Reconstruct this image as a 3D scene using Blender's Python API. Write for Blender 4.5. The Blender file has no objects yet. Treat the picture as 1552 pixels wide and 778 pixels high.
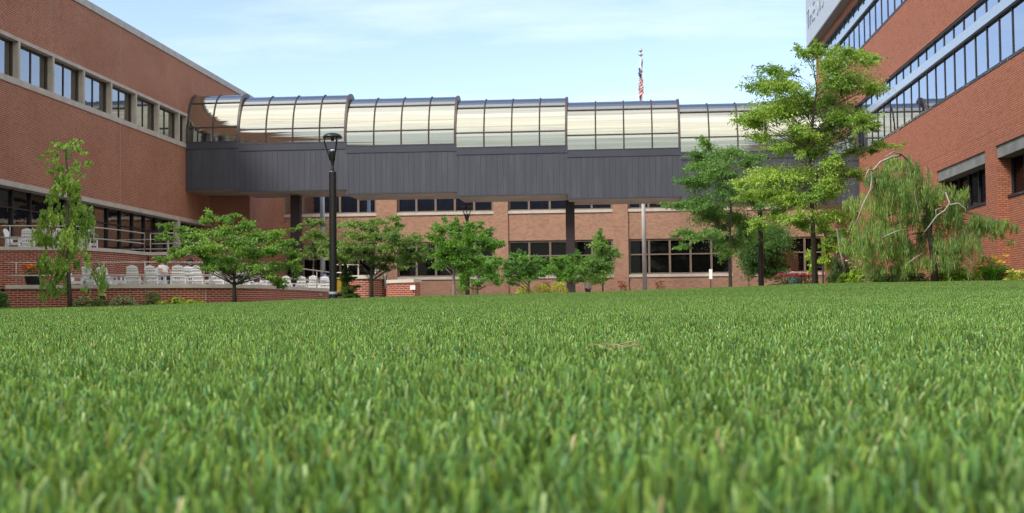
import bpy, math, random
import numpy as np
from mathutils import Matrix, Vector
R = math.radians
rng = np.random.default_rng(7)
random.seed(7)
SC = bpy.context.scene
COL = SC.collection

# ------------------------------------------------------------------ camera model
F, W, H = 1900.0, 1552.0, 777.5
YAW, PITCH, ROLL = R(-4.78), R(2.443), R(-0.587)
def _w2c(v):
    cy, sy = math.cos(YAW), math.sin(YAW); x = cy*v[0]-sy*v[1]; y = sy*v[0]+cy*v[1]; z = v[2]
    cp, sp = math.cos(PITCH), math.sin(PITCH); f = cp*y+sp*z; u = -sp*y+cp*z
    cr, sr = math.cos(ROLL), math.sin(ROLL)
    return np.array([cr*x+sr*u, -sr*x+cr*u, f])          # right, up, forward
M = np.array([_w2c(e) for e in np.eye(3)]).T
def ray(px, py): return M.T @ np.array([(px-776)/F, (389-py)/F, 1.0])
def atY(px, py, Y): d = ray(px, py); return d*(Y/d[1])
def atX(px, py, X): d = ray(px, py); return d*(X/d[0])
def atZ(px, py, Z): d = ray(px, py); return d*(Z/d[2])

# ------------------------------------------------------------------ materials
def newmat(name):
    m = bpy.data.materials.new(name); m.use_nodes = True
    nt = m.node_tree; b = nt.nodes['Principled BSDF']
    return m, nt, b
def nd(nt, t, **kw):
    n = nt.nodes.new(t)
    for k, v in kw.items(): setattr(n, k, v)
    return n
def rgba(c): return (c[0], c[1], c[2], 1)
def mixc(nt, fac, a, b, blend='MIX'):
    n = nd(nt, 'ShaderNodeMix', data_type='RGBA', blend_type=blend)
    for i, v in ((0, fac), (6, a), (7, b)):
        if hasattr(v, 'node'): nt.links.new(v, n.inputs[i])
        else: n.inputs[i].default_value = v if i == 0 else rgba(v)
    return n.outputs[2]
def math_(nt, op, a, b=0.0):
    n = nd(nt, 'ShaderNodeMath', operation=op)
    for i, v in ((0, a), (1, b)):
        if hasattr(v, 'node'): nt.links.new(v, n.inputs[i])
        else: n.inputs[i].default_value = v
    return n.outputs[0]
def ramp(nt, x, stops):
    n = nd(nt, 'ShaderNodeValToRGB'); e = n.color_ramp.elements
    while len(e) < len(stops): e.new(0.5)
    for i, (p, c) in enumerate(stops):
        e[i].position = p; e[i].color = rgba(c) if hasattr(c, '__len__') else (c, c, c, 1)
    nt.links.new(x, n.inputs[0]); return n.outputs[0]
def noise(nt, scale, detail=4, vec=None, rough=.55):
    n = nd(nt, 'ShaderNodeTexNoise'); n.inputs['Scale'].default_value = scale
    n.inputs['Detail'].default_value = detail; n.inputs['Roughness'].default_value = rough
    if vec is not None: nt.links.new(vec, n.inputs['Vector'])
    return n.outputs['Fac']
def objco(nt): return nd(nt, 'ShaderNodeTexCoord').outputs['Object']
def uvco(nt): return nd(nt, 'ShaderNodeTexCoord').outputs['UV']
def scalevec(nt, v, s):
    n = nd(nt, 'ShaderNodeVectorMath', operation='MULTIPLY'); nt.links.new(v, n.inputs[0])
    n.inputs[1].default_value = s; return n.outputs[0]
def bump(nt, b, h, dist=.01, strength=.6):
    n = nd(nt, 'ShaderNodeBump'); n.inputs['Distance'].default_value = dist
    n.inputs['Strength'].default_value = strength
    nt.links.new(h, n.inputs['Height']); nt.links.new(n.outputs[0], b.inputs['Normal'])

def plain(name, c, rough=.6, metal=0.0, var=.25, scale=3.0, spec=.4, bumpd=0.0):
    m, nt, b = newmat(name)
    f = noise(nt, scale, 5, objco(nt))
    d = tuple(x*(1-var) for x in c); l = tuple(min(1, x*(1+var*.7)) for x in c)
    nt.links.new(ramp(nt, f, [(.3, d), (.7, l)]), b.inputs['Base Color'])
    b.inputs['Roughness'].default_value = rough; b.inputs['Metallic'].default_value = metal
    b.inputs['Specular IOR Level'].default_value = spec
    if bumpd: bump(nt, b, noise(nt, scale*12, 4, objco(nt)), bumpd)
    return m

def brick(name, c1, c2, mortar, bw, bh, ms=.011, stain=.3, dark=None, soldier=False):
    m, nt, b = newmat(name)
    uv = uvco(nt)
    t = nd(nt, 'ShaderNodeTexBrick'); t.offset = .5; t.squash = 1
    nt.links.new(uv, t.inputs['Vector'])
    t.inputs['Scale'].default_value = 1; t.inputs['Mortar Size'].default_value = ms
    t.inputs['Mortar Smooth'].default_value = .15; t.inputs['Bias'].default_value = 0
    t.inputs['Brick Width'].default_value = bw; t.inputs['Row Height'].default_value = bh
    t.inputs['Color1'].default_value = rgba(c1); t.inputs['Color2'].default_value = rgba(c2)
    t.inputs['Mortar'].default_value = rgba(mortar)
    # a second brick layer with equal grid, its own random tint, to widen the variety of fired bricks
    t2 = nd(nt, 'ShaderNodeTexBrick'); t2.offset = .5
    nt.links.new(scalevec(nt, uv, (1, 1, 1)), t2.inputs['Vector'])
    t2.inputs['Scale'].default_value = 1; t2.inputs['Mortar Size'].default_value = 0
    t2.inputs['Brick Width'].default_value = bw; t2.inputs['Row Height'].default_value = bh
    t2.offset_frequency = 2
    t2.inputs['Color1'].default_value = (1.12, 1.05, 1.0, 1); t2.inputs['Color2'].default_value = (.72, .72, .74, 1)
    t2.inputs['Bias'].default_value = -.35 if dark else -.6
    c = mixc(nt, 1.0, t.outputs['Color'], t2.outputs['Color'], 'MULTIPLY')
    if dark:
        n2 = noise(nt, 5.5, 3, scalevec(nt, uv, (1, 2.6, 1)))
        c = mixc(nt, ramp(nt, n2, [(.60, 0), (.66, .55)]), c, dark)
    st = noise(nt, .35, 6, uv, .6)
    c = mixc(nt, ramp(nt, st, [(.35, stain), (.65, 0)]), c, tuple(x*.62 for x in c1))
    dr = noise(nt, 1.0, 4, scalevec(nt, uv, (1.6, .12, 1)))
    c = mixc(nt, ramp(nt, dr, [(.52, 0), (.75, .22)]), c, tuple(.5*x+.1 for x in mortar))
    nt.links.new(c, b.inputs['Base Color'])
    b.inputs['Roughness'].default_value = .85; b.inputs['Specular IOR Level'].default_value = .25
    inv = math_(nt, 'SUBTRACT', 1.0, t.outputs['Fac'])
    bump(nt, b, inv, .008, .7)
    return m

MAT = {}
MAT['brick_left'] = brick('brick_left', (.310, .086, .043), (.228, .064, .035), (.44, .29, .21), .225, .082, .017)
MAT['brick_right'] = brick('brick_right', (.47, .182, .108), (.375, .142, .088), (.20, .09, .06), .225, .082, .020, .15)  # dark mortar colour stands in for shadow in the raked joints
MAT['brick_back'] = brick('brick_back', (.37, .175, .112), (.310, .145, .094), (.42, .34, .27), .205, .070, .011, .12, dark=(.17, .115, .09))
MAT['brick_terrace'] = brick('brick_terrace', (.265, .056, .034), (.205, .045, .030), (.52, .40, .33), .295, .088, .011, .2)
MAT['concrete'] = plain('concrete', (.47, .42, .37), .85, var=.16, scale=1.6, bumpd=.004)
MAT['limestone'] = plain('limestone', (.52, .47, .42), .85, var=.14, scale=2.2, bumpd=.004)
MAT['coping'] = plain('coping', (.42, .41, .39), .8, var=.15, scale=1.5)
MAT['dark_metal'] = plain('dark_metal', (.035, .035, .042), .5, .3, .2)
MAT['bronze'] = plain('bronze', (.085, .066, .062), .5, .35, .2)
MAT['column_paint'] = plain('column_paint', (.024, .016, .017), .55, .1, .2)
MAT['frame_tan'] = plain('frame_tan', (.20, .155, .125), .6, .2, .12)
MAT['black_paint'] = plain('black_paint', (.011, .011, .013), .38, 0, .2, spec=.5)
MAT['lamp_lens'] = plain('lamp_lens', (.55, .57, .6), .25, 0, .1)
MAT['rail_paint'] = plain('rail_paint', (.47, .43, .39), .5, .2, .12)
MAT['white_plastic'] = plain('white_plastic', (.84, .84, .85), .45, 0, .06)
MAT['white_paint'] = plain('white_paint', (.78, .78, .77), .5, 0, .06)
MAT['pole_grey'] = plain('pole_grey', (.40, .43, .46), .4, .2, .1)
MAT['flagpole_paint'] = plain('flagpole_paint', (.58, .57, .55), .4, .1, .08)
MAT['pale_pole'] = plain('pale_pole', (.50, .56, .63), .35, .2, .08)
MAT['soffit'] = plain('soffit', (.34, .29, .25), .7, 0, .15, 1.0)
MAT['spandrel'] = plain('spandrel', (.42, .50, .56), .3, .35, .08)
MAT['sign_panel'] = plain('sign_panel', (.40, .45, .51), .5, 0, .06)
MAT['sign_letter'] = plain('sign_letter', (.375, .42, .48), .5, 0, .06)
MAT['sign_soffit'] = plain('sign_soffit', (.22, .19, .18), .7, 0, .1)
MAT['lintel'] = plain('lintel', (.21, .22, .21), .7, .1, .22, 1.5)
MAT['roofing'] = plain('roofing', (.22, .21, .2), .9, 0, .2)
MAT['interior'] = plain('interior', (.03, .027, .025), .9, 0, .3)
MAT['paving'] = plain('paving', (.36, .33, .30), .9, 0, .15, 1.2)
MAT['soil'] = plain('soil', (.055, .038, .026), .95, 0, .4, 6, bumpd=.03)
MAT['ground'] = plain('ground', (.07, .10, .035), .95, 0, .3, .3)
MAT['turf'] = plain('turf', (.040, .070, .016), .95, 0, .45, 9, bumpd=.02)
MAT['bark'] = plain('bark', (.115, .095, .078), .9, 0, .4, 9, bumpd=.02)
MAT['bark_pale'] = plain('bark_pale', (.33, .30, .27), .85, 0, .3, 9, bumpd=.01)
MAT['bark_dark'] = plain('bark_dark', (.085, .07, .055), .9, 0, .4, 9, bumpd=.02)
MAT['skin'] = plain('skin', (.48, .27, .19), .6, 0, .05)
MAT['hair_dark'] = plain('hair_dark', (.015, .011, .01), .5, 0, .2)
MAT['hair_auburn'] = plain('hair_auburn', (.09, .03, .018), .5, 0, .2)
MAT['denim'] = plain('denim', (.05, .085, .20), .85, 0, .2)
MAT['navy'] = plain('navy', (.02, .03, .07), .85, 0, .2)
MAT['shirt_white'] = plain('shirt_white', (.72, .70, .70), .85, 0, .05)
MAT['shirt_blue'] = plain('shirt_blue', (.03, .08, .33), .85, 0, .1)
MAT['shirt_pale'] = plain('shirt_pale', (.55, .62, .80), .85, 0, .05)
MAT['shirt_grey'] = plain('shirt_grey', (.33, .31, .31), .85, 0, .1)
MAT['trousers_dark'] = plain('trousers_dark', (.04, .045, .05), .85, 0, .1)
MAT['pot_black'] = plain('pot_black', (.012, .012, .014), .5, 0, .2)
MAT['board_brown'] = plain('board_brown', (.145, .060, .036), .7, 0, .12, 2)
MAT['yellow'] = plain('yellow', (.62, .40, .03), .5, 0, .1)
MAT['teal'] = plain('teal', (.22, .40, .39), .6, 0, .1)
MAT['table_pink'] = plain('table_pink', (.55, .42, .38), .6, 0, .1)
MAT['flag_red'] = plain('flag_red', (.50, .045, .045), .8, 0, .05)
MAT['flag_white'] = plain('flag_white', (.75, .74, .73), .8, 0, .03)
MAT['flag_blue'] = plain('flag_blue', (.035, .05, .16), .8, 0, .05)
MAT['gold'] = plain('gold', (.5, .45, .35), .3, .6, .05)
MAT['joint'] = plain('joint', (.36, .30, .27), .85, 0, .08)
MAT['dark_joint'] = plain('dark_joint', (.12, .055, .04), .85, 0, .08)

def cladding():
    m, nt, b = newmat('cladding'); uv = uvco(nt)
    sx = nd(nt, 'ShaderNodeSeparateXYZ'); nt.links.new(uv, sx.inputs[0])
    q = math_(nt, 'DIVIDE', sx.outputs[0], .338)
    fr = math_(nt, 'FRACT', q); fl = math_(nt, 'FLOOR', q)
    wn = nd(nt, 'ShaderNodeTexWhiteNoise', noise_dimensions='1D'); nt.links.new(fl, wn.inputs['W'])
    c = ramp(nt, wn.outputs['Value'], [(0, (.048, .053, .073)), (1, (.054, .059, .081))])
    seam = ramp(nt, fr, [(.0, 1), (.045, 1), (.06, 0), (.985, 0), (1, 1)])
    c = mixc(nt, seam, c, (.036, .037, .046))
    n = noise(nt, 1.0, 5, scalevec(nt, uv, (2.2, .25, 1)))
    c = mixc(nt, ramp(nt, n, [(.5, 0), (.78, .3)]), c, (.13, .135, .15))
    nt.links.new(c, b.inputs['Base Color']); b.inputs['Roughness'].default_value = .55
    b.inputs['Metallic'].default_value = .1
    bump(nt, b, math_(nt, 'SUBTRACT', 1.0, seam), .012, .8)
    return m
MAT['cladding'] = cladding()
MAT['clad_plain'] = plain('clad_plain', (.052, .057, .078), .5, .1, .1, .8)

def mirror_glass(name, refl, dark, mix, rough=.02, wav=0.0, wscale=(1, 1, 1), trans=0.0, grazing=True):
    """coated glass: a glossy coat over a dark interior tone (part of it really see-through)"""
    m, nt, b = newmat(name)
    out = nt.nodes['Material Output']
    g = nd(nt, 'ShaderNodeBsdfGlossy'); g.inputs['Color'].default_value = rgba(refl); g.inputs['Roughness'].default_value = rough
    b.inputs['Base Color'].default_value = rgba(dark); b.inputs['Roughness'].default_value = .4; b.inputs['Specular IOR Level'].default_value = 0
    base = b.outputs[0]
    if trans:
        t = nd(nt, 'ShaderNodeBsdfTransparent'); t.inputs['Color'].default_value = (.55, .50, .45, 1)
        mx = nd(nt, 'ShaderNodeMixShader'); mx.inputs[0].default_value = trans
        nt.links.new(base, mx.inputs[1]); nt.links.new(t.outputs[0], mx.inputs[2]); base = mx.outputs[0]
    if wav:
        n = noise(nt, 1.0, 3, scalevec(nt, objco(nt), wscale))
        bp = nd(nt, 'ShaderNodeBump'); bp.inputs['Distance'].default_value = wav; bp.inputs['Strength'].default_value = 1
        nt.links.new(n, bp.inputs['Height']); nt.links.new(bp.outputs[0], g.inputs['Normal'])
    fr = nd(nt, 'ShaderNodeFresnel'); fr.inputs['IOR'].default_value = 1.5
    f = math_(nt, 'MAXIMUM', fr.outputs[0], 0.0)
    fac = math_(nt, 'ADD', math_(nt, 'MULTIPLY', f, 1-mix), mix)
    ms = nd(nt, 'ShaderNodeMixShader'); nt.links.new(fac, ms.inputs[0])
    nt.links.new(base, ms.inputs[1]); nt.links.new(g.outputs[0], ms.inputs[2])
    nt.links.new(ms.outputs[0], out.inputs['Surface'])
    return m
MAT['glass_tube'] = mirror_glass('glass_tube', (.80, .80, .70), (.040, .036, .033), .64, .02, .012, (.03, 4.0, 4.0), .26)
MAT['glass_left'] = mirror_glass('glass_left', (.86, .86, .84), (.012, .011, .010), .26, .02, .004, (.6, .6, .9))
MAT['glass_dark'] = mirror_glass('glass_dark', (.42, .42, .42), (.004, .004, .004), .0, .02, .003, (.6, .6, .9))
MAT['glass_store'] = mirror_glass('glass_store', (.75, .72, .68), (.010, .009, .008), .12, .02, .006, (.5, .5, .8))
MAT['glass_ribbon'] = mirror_glass('glass_ribbon', (.80, .84, .88), (.02, .024, .03), .55, .01, .002, (.6, .6, .6))
MAT['glass_back'] = mirror_glass('glass_back', (.8, .82, .82), (.008, .008, .009), .55, .01, .006, (.4, .4, .8))

def leafmat(name, trans=.35, rough=.5, spec=.35, att='col'):
    m, nt, b = newmat(name); out = nt.nodes['Material Output']
    a = nd(nt, 'ShaderNodeAttribute', attribute_name=att)
    nt.links.new(a.outputs['Color'], b.inputs['Base Color'])
    b.inputs['Roughness'].default_value = rough; b.inputs['Specular IOR Level'].default_value = spec
    t = nd(nt, 'ShaderNodeBsdfTranslucent')
    c = mixc(nt, 1.0, a.outputs['Color'], (1.5, 1.35, .6), 'MULTIPLY'); nt.links.new(c, t.inputs['Color'])
    ms = nd(nt, 'ShaderNodeMixShader'); ms.inputs[0].default_value = trans
    nt.links.new(b.outputs[0], ms.inputs[1]); nt.links.new(t.outputs[0], ms.inputs[2])
    nt.links.new(ms.outputs[0], out.inputs['Surface'])
    return m
MAT['leaf'] = leafmat('leaf', .42)
MAT['blade'] = leafmat('blade', .26, .45, .28)
MAT['petal'] = leafmat('petal', .3, .7, .2)

# ------------------------------------------------------------------ mesh helpers
class MB:
    def __init__(s): s.v = []; s.f = []; s.u = []; s.mi = []
    def face(s, pts, uv=None, mi=0):
        b = len(s.v); s.v += [tuple(map(float, p)) for p in pts]; s.f.append(tuple(range(b, b+len(pts))))
        if uv is None:
            p = np.array(pts, float); n = np.zeros(3)
            for i in range(len(p)): n += np.cross(p[i], p[(i+1) % len(p)])
            a = np.abs(n); k = int(np.argmax(a)) if a[2] < .75*(a.sum()+1e-9) else 2
            uv = [(q[1], q[2]) if k == 0 else (q[0], q[2]) if k == 1 else (q[0], q[1]) for q in p]
        s.u.append(uv); s.mi.append(mi)
    def box(s, x0, x1, y0, y1, z0, z1, mi=0, skip=''):
        P = [(x0,y0,z0),(x1,y0,z0),(x1,y1,z0),(x0,y1,z0),(x0,y0,z1),(x1,y0,z1),(x1,y1,z1),(x0,y1,z1)]
        for k, q in (('d',(0,3,2,1)),('u',(4,5,6,7)),('f',(0,1,5,4)),('r',(1,2,6,5)),('b',(2,3,7,6)),('l',(3,0,4,7))):
            if k not in skip: s.face([P[i] for i in q], None, mi)
        return s
    def bar(s, a, b, w, h, up=(0, 0, 1), mi=0):
        a = np.array(a, float); b = np.array(b, float); d = b-a; d /= np.linalg.norm(d)
        x = np.cross(d, up)
        if np.linalg.norm(x) < 1e-4: x = np.cross(d, (1, 0, 0))
        x /= np.linalg.norm(x); y = np.cross(x, d)
        c = [(-1,-1),(1,-1),(1,1),(-1,1)]
        A = [a+x*w/2*i+y*h/2*j for i, j in c]; B = [b+x*w/2*i+y*h/2*j for i, j in c]
        for i in range(4):
            k = (i+1) % 4; s.face([A[i], A[k], B[k], B[i]], None, mi)
        s.face(A[::-1], None, mi); s.face(B, None, mi); return s
    def tube(s, pts, r, n=8, mi=0, cap=True):
        pts = [np.array(p, float) for p in pts]
        rs = r if hasattr(r, '__len__') else [r]*len(pts)
        rings = []; x = None
        for i, p in enumerate(pts):
            d = pts[min(i+1, len(pts)-1)]-pts[max(i-1, 0)]; d = d/(np.linalg.norm(d)+1e-9)
            if x is None:
                x = np.cross(d, (0, 0, 1)); 
                if np.linalg.norm(x) < 1e-3: x = np.cross(d, (1, 0, 0))
            x = x-d*np.dot(x, d); x /= np.linalg.norm(x)+1e-9; y = np.cross(d, x)
            rings.append([p+rs[i]*(math.cos(t)*x+math.sin(t)*y) for t in np.linspace(0, 2*math.pi, n, False)])
        b = len(s.v)
        for q in rings: s.v += [tuple(map(float, p)) for p in q]
        L = 0
        for i in range(len(pts)-1):
            dl = float(np.linalg.norm(pts[i+1]-pts[i]))
            for j in range(n):
                k = (j+1) % n
                s.f.append((b+i*n+j, b+i*n+k, b+(i+1)*n+k, b+(i+1)*n+j))
                s.u.append([(j/n, L), ((j+1)/n, L), ((j+1)/n, L+dl), (j/n, L+dl)]); s.mi.append(mi)
            L += dl
        if cap:
            s.f.append(tuple(b+j for j in range(n))[::-1]); s.u.append([(0, 0)]*n); s.mi.append(mi)
            e = b+(len(pts)-1)*n
            s.f.append(tuple(e+j for j in range(n))); s.u.append([(0, 0)]*n); s.mi.append(mi)
        return s
    def lathe(s, prof, c=(0, 0), n=16, mi=0):
        b = len(s.v)
        for r, z in prof:
            for j in range(n):
                t = 2*math.pi*j/n; s.v.append((c[0]+r*math.cos(t), c[1]+r*math.sin(t), z))
        for i in range(len(prof)-1):
            for j in range(n):
                k = (j+1) % n
                s.f.append((b+i*n+j, b+i*n+k, b+(i+1)*n+k, b+(i+1)*n+j)); s.u.append([(0, 0)]*4); s.mi.append(mi)
        return s
    def build(s, name, mats, parent=None, off=(0, 0, 0), smooth=False):
        me = bpy.data.meshes.new(name)
        v = np.array(s.v, float)-np.array(off, float)
        me.from_pydata([tuple(p) for p in v], [], s.f)
        uv = me.uv_layers.new(name='UVMap')
        uv.data.foreach_set('uv', np.array([c for f in s.u for c in f], np.float32).ravel())
        for m in (mats if isinstance(mats, (list, tuple)) else [mats]): me.materials.append(MAT[m])
        me.polygons.foreach_set('material_index', s.mi)
        if smooth: me.polygons.foreach_set('use_smooth', [True]*len(s.f))
        me.update()
        o = bpy.data.objects.new(name, me); COL.objects.link(o)
        if parent is not None: o.parent = parent
        return o

def quads_obj(name, V, cols, mat, parent=None, off=(0, 0, 0)):
    """V: (n,4,3) leaf quads, cols: (n,3)"""
    n = len(V); me = bpy.data.meshes.new(name)
    me.vertices.add(n*4); me.vertices.foreach_set('co', (V-np.array(off)).astype(np.float32).ravel())
    me.loops.add(n*4); me.loops.foreach_set('vertex_index', np.arange(n*4, dtype=np.int32))
    me.polygons.add(n); me.polygons.foreach_set('loop_start', np.arange(0, n*4, 4, dtype=np.int32))
    me.update(calc_edges=True)
    at = me.attributes.new('col', 'FLOAT_COLOR', 'POINT')
    c4 = np.ones((n, 4, 4), np.float32); c4[:, :, :3] = np.array(cols)[:, None, :]
    at.data.foreach_set('color', c4.ravel())
    me.materials.append(MAT[mat])
    o = bpy.data.objects.new(name, me); COL.objects.link(o)
    if parent is not None: o.parent = parent
    return o

def tag(o, label=None, cat=None, group=None, kind=None):
    if label: o['label'] = label
    if cat: o['category'] = cat
    if group: o['group'] = group
    if kind: o['kind'] = kind
    return o
def empty(name, loc, label, cat, group=None, rz=0):
    o = bpy.data.objects.new(name, None); COL.objects.link(o); o.location = tuple(map(float, loc)); o.rotation_euler = (0, 0, rz)
    o.empty_display_size = .2
    return tag(o, label, cat, group)
def copy_tree(o, parent=None):
    c = o.copy(); COL.objects.link(c)
    if parent is not None: c.parent = parent
    for ch in list(o.children): copy_tree(ch, c)
    return c
def place(proto, used, name_loc, rz, label, group=None, sc=1.0):
    o = proto if not used else copy_tree(proto)
    o.location = tuple(map(float, name_loc)); o.rotation_euler = (0, 0, rz); o['label'] = label
    o.scale = (sc, sc, sc)
    if group: o['group'] = group
    return o

# ------------------------------------------------------------------ terrain
HC = .30; YC = 45.0
_cp = [(-200, 470), (0, 468), (150, 465), (250, 463), (350, 461), (430, 458), (503, 454), (600, 450.5), (700, 448), (800, 445.5), (900, 443),
       (1000, 440), (1100, 436), (1200, 431.5), (1300, 428.5), (1400, 426.5), (1552, 425), (1800, 424)]
_c = np.array([atY(a, b, YC) for a, b in _cp])
def zc(X): return np.interp(X, _c[:, 0], _c[:, 2]) - .05
def lawn_z(X, Y):
    X = np.asarray(X, float); Y = np.asarray(Y, float)
    t = np.clip(Y/YC, 0, 1); s = t*.86+.14*t*t*(3-2*t)
    z = -HC+(zc(X)+HC)*s
    z = z+.006*np.sin(X*1.3+Y*.7)*np.clip(Y/10, 0, 1)+.006*np.sin(X*.5-Y*1.1)*np.clip(Y/10, 0, 1)
    over = np.clip((Y-YC-.6)/9, 0, 1); over = over*over*(3-2*over)
    return z*(1-over)+.22*over
def sheet(name, xs, ys, fz, mat):
    X, Y = np.meshgrid(xs, ys); Z = fz(X, Y); nx, ny = len(xs), len(ys)
    me = bpy.data.meshes.new(name)
    fs = [(j*nx+i, j*nx+i+1, (j+1)*nx+i+1, (j+1)*nx+i) for j in range(ny-1) for i in range(nx-1)]
    me.from_pydata([tuple(p) for p in np.stack([X, Y, Z], -1).reshape(-1, 3)], [], fs); me.materials.append(MAT[mat])
    me.polygons.foreach_set('use_smooth', [True]*len(fs))
    o = bpy.data.objects.new(name, me); COL.objects.link(o); return tag(o, kind='structure')
sheet('lawn', np.linspace(-30, 16, 93), np.linspace(-10, 57, 135), lawn_z, 'turf')
sheet('courtyard_paving', np.linspace(-27, 15, 8), np.linspace(50.5, 98, 8), lambda X, Y: .30+0*X, 'paving')
sheet('ground', np.concatenate([np.linspace(-900, -60, 8), np.linspace(-50, 50, 11), np.linspace(60, 900, 8)]), np.concatenate([np.linspace(-900, -60, 8), np.linspace(-50, 120, 14), np.linspace(150, 900, 8)]), lambda X, Y: -.62+0*X, 'ground')

def make_grass():
    # mowed blades of a few metre-square turf sods, scattered over the lawn
    verts, faces, cols, code = [], [], [], []
    nv = 0
    def sod(k, size, n, hgt, wid, segs):
        nonlocal nv
        # tufts
        nt_ = n//5
        tp = (rng.random((nt_, 2))-.5)*size
        p = np.repeat(tp, 5, 0)[:n]; p = p+rng.normal(0, .022, p.shape)
        n = len(p)
        az = rng.random(n)*2*math.pi; h = hgt*(.42+.72*rng.random(n)); w = wid*(.65+.6*rng.random(n))
        long_ = rng.random(n) < .015; h[long_] *= 1.3
        lean = rng.gamma(2.0, .17, n).clip(0, 1.2); curve = rng.normal(.30, .30, n)
        fa = rng.random(n)*2*math.pi
        ts = np.linspace(0, 1, segs+1)
        d = np.stack([np.cos(az), np.sin(az)], 1); s = np.stack([np.cos(fa), np.sin(fa)], 1)
        P = np.zeros((n, segs+1, 2, 3))
        ang = lean[:, None]*.55+curve[:, None]*ts[None, :]
        step = 1/segs
        r = np.concatenate([np.zeros((n, 1)), np.cumsum(np.sin(ang[:, :-1])*step, 1)], 1)*h[:, None]
        z = np.concatenate([np.zeros((n, 1)), np.cumsum(np.cos(ang[:, :-1])*step, 1)], 1)*h[:, None]
        prof = 1-.45*ts**3
        for e, sg in ((0, -1), (1, 1)):
            P[:, :, e, 0] = p[:, None, 0]+d[:, None, 0]*r+sg*s[:, None, 0]*w[:, None]/2*prof
            P[:, :, e, 1] = p[:, None, 1]+d[:, None, 1]*r+sg*s[:, None, 1]*w[:, None]/2*prof
            P[:, :, e, 2] = z-.004
        verts.append(P.reshape(-1, 3))
        vb = nv+np.arange(n)[:, None]*(segs+1)*2
        for q in range(segs):
            a = vb+q*2; faces.append(np.concatenate([a, a+1, a+3, a+2], 1))
        hue = rng.random((n, 1)); v = (.45+1.1*rng.random((n, 1)))*(1+.03*((k % 4)-1.5))
        base = np.where(hue < .55, np.array([[.132, .242, .050]]), np.where(hue < .82, np.array([[.092, .214, .070]]), np.array([[.198, .284, .054]])))
        c = base*v
        pale = rng.random(n) < .07; c[pale] = np.array([.30, .42, .17])*(.8+.4*rng.random((pale.sum(), 1)))
        dead = rng.random(n) < .008; c[dead] = np.array([.36, .30, .15])*(.7+.5*rng.random((dead.sum(), 1)))
        cc = np.repeat(c[:, None, :], (segs+1)*2, 1)
        tt = np.repeat(ts, 2)[None, :, None]; cc = cc*((.28+.90*tt) if k < NV else (.58+.52*tt))   # shade between blades painted in: colour darkens towards each base
        cols.append(cc.reshape(-1, 3)); code.append(np.full(n*(segs+1)*2, k)); nv += n*(segs+1)*2
    NV = 4
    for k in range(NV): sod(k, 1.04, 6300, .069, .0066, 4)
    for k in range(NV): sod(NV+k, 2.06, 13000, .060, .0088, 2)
    pts, pcode, rot, scl = [], [], [], []
    def grid(y0, y1, st, base):
        for Y in np.arange(y0+st/2, y1, st):
            xl = (-936-190)/F*Y-4.5; xr = (1552-936+190)/F*Y+4.5
            for X in np.arange(math.floor(xl/st)*st+st/2, xr+st/2, st):
                if X > 14.0 or X < -27: continue
                if X < -10 and Y > 47+.0: continue
                pts.append((X, Y, float(lawn_z(X, Y)))); k = base+rng.integers(NV)
                pcode.append(100+k); e = .4*st; sx = float(lawn_z(X+e, Y)-lawn_z(X-e, Y))/(2*e); sy = float(lawn_z(X, Y+e)-lawn_z(X, Y-e))/(2*e)
                T = Vector((0, 0, 1)).rotation_difference(Vector((-sx, -sy, 1)).normalized()).to_matrix() @ Matrix.Rotation(math.pi/2*rng.integers(4), 3, 'Z')
                rot.append(tuple(T.to_euler('XYZ'))); scl.append((1, 1, .85+.3*rng.random()))
    grid(-1.1, 20.9, 1.0, 0); grid(20.9, 48.9, 2.0, NV)
    V = np.concatenate(verts+[np.array(pts)]); C = np.concatenate(cols+[np.zeros((len(pts), 3))]); K = np.concatenate(code+[np.array(pcode)])
    Fa = np.concatenate(faces); me = bpy.data.meshes.new('grass')
    me.vertices.add(len(V)); me.vertices.foreach_set('co', V.astype(np.float32).ravel())
    me.loops.add(Fa.size); me.loops.foreach_set('vertex_index', Fa.astype(np.int32).ravel())
    me.polygons.add(len(Fa)); me.polygons.foreach_set('loop_start', np.arange(0, Fa.size, 4, dtype=np.int32))
    me.polygons.foreach_set('use_smooth', np.ones(len(Fa), bool))
    me.update(calc_edges=True)
    a = me.attributes.new('col', 'FLOAT_COLOR', 'POINT'); a.data.foreach_set('color', np.concatenate([C, np.ones((len(C), 1))], 1).astype(np.float32).ravel())
    a = me.attributes.new('code', 'INT', 'POINT'); a.data.foreach_set('value', K.astype(np.int32))
    z3 = np.zeros((len(V), 3), np.float32); z3[-len(pts):] = np.array(rot)
    a = me.attributes.new('turn', 'FLOAT_VECTOR', 'POINT'); a.data.foreach_set('vector', z3.ravel())
    z3 = np.ones((len(V), 3), np.float32); z3[-len(pts):] = np.array(scl)
    a = me.attributes.new('size', 'FLOAT_VECTOR', 'POINT'); a.data.foreach_set('vector', z3.ravel())
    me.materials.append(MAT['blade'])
    o = bpy.data.objects.new('grass', me); COL.objects.link(o)
    tag(o, 'lush green mown grass blades covering the sloping lawn', 'grass', kind='stuff')
    ng = bpy.data.node_groups.new('grass_scatter', 'GeometryNodeTree')
    ng.interface.new_socket('Geometry', in_out='INPUT', socket_type='NodeSocketGeometry')
    ng.interface.new_socket('Geometry', in_out='OUTPUT', socket_type='NodeSocketGeometry')
    gi = ng.nodes.new('NodeGroupInput'); go = ng.nodes.new('NodeGroupOutput'); jn = ng.nodes.new('GeometryNodeJoinGeometry')
    def attr(name, t):
        n = ng.nodes.new('GeometryNodeInputNamedAttribute'); n.data_type = t; n.inputs['Name'].default_value = name; return n.outputs['Attribute']
    ac, ar, as_ = attr('code', 'INT'), attr('turn', 'FLOAT_VECTOR'), attr('size', 'FLOAT_VECTOR')
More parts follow.
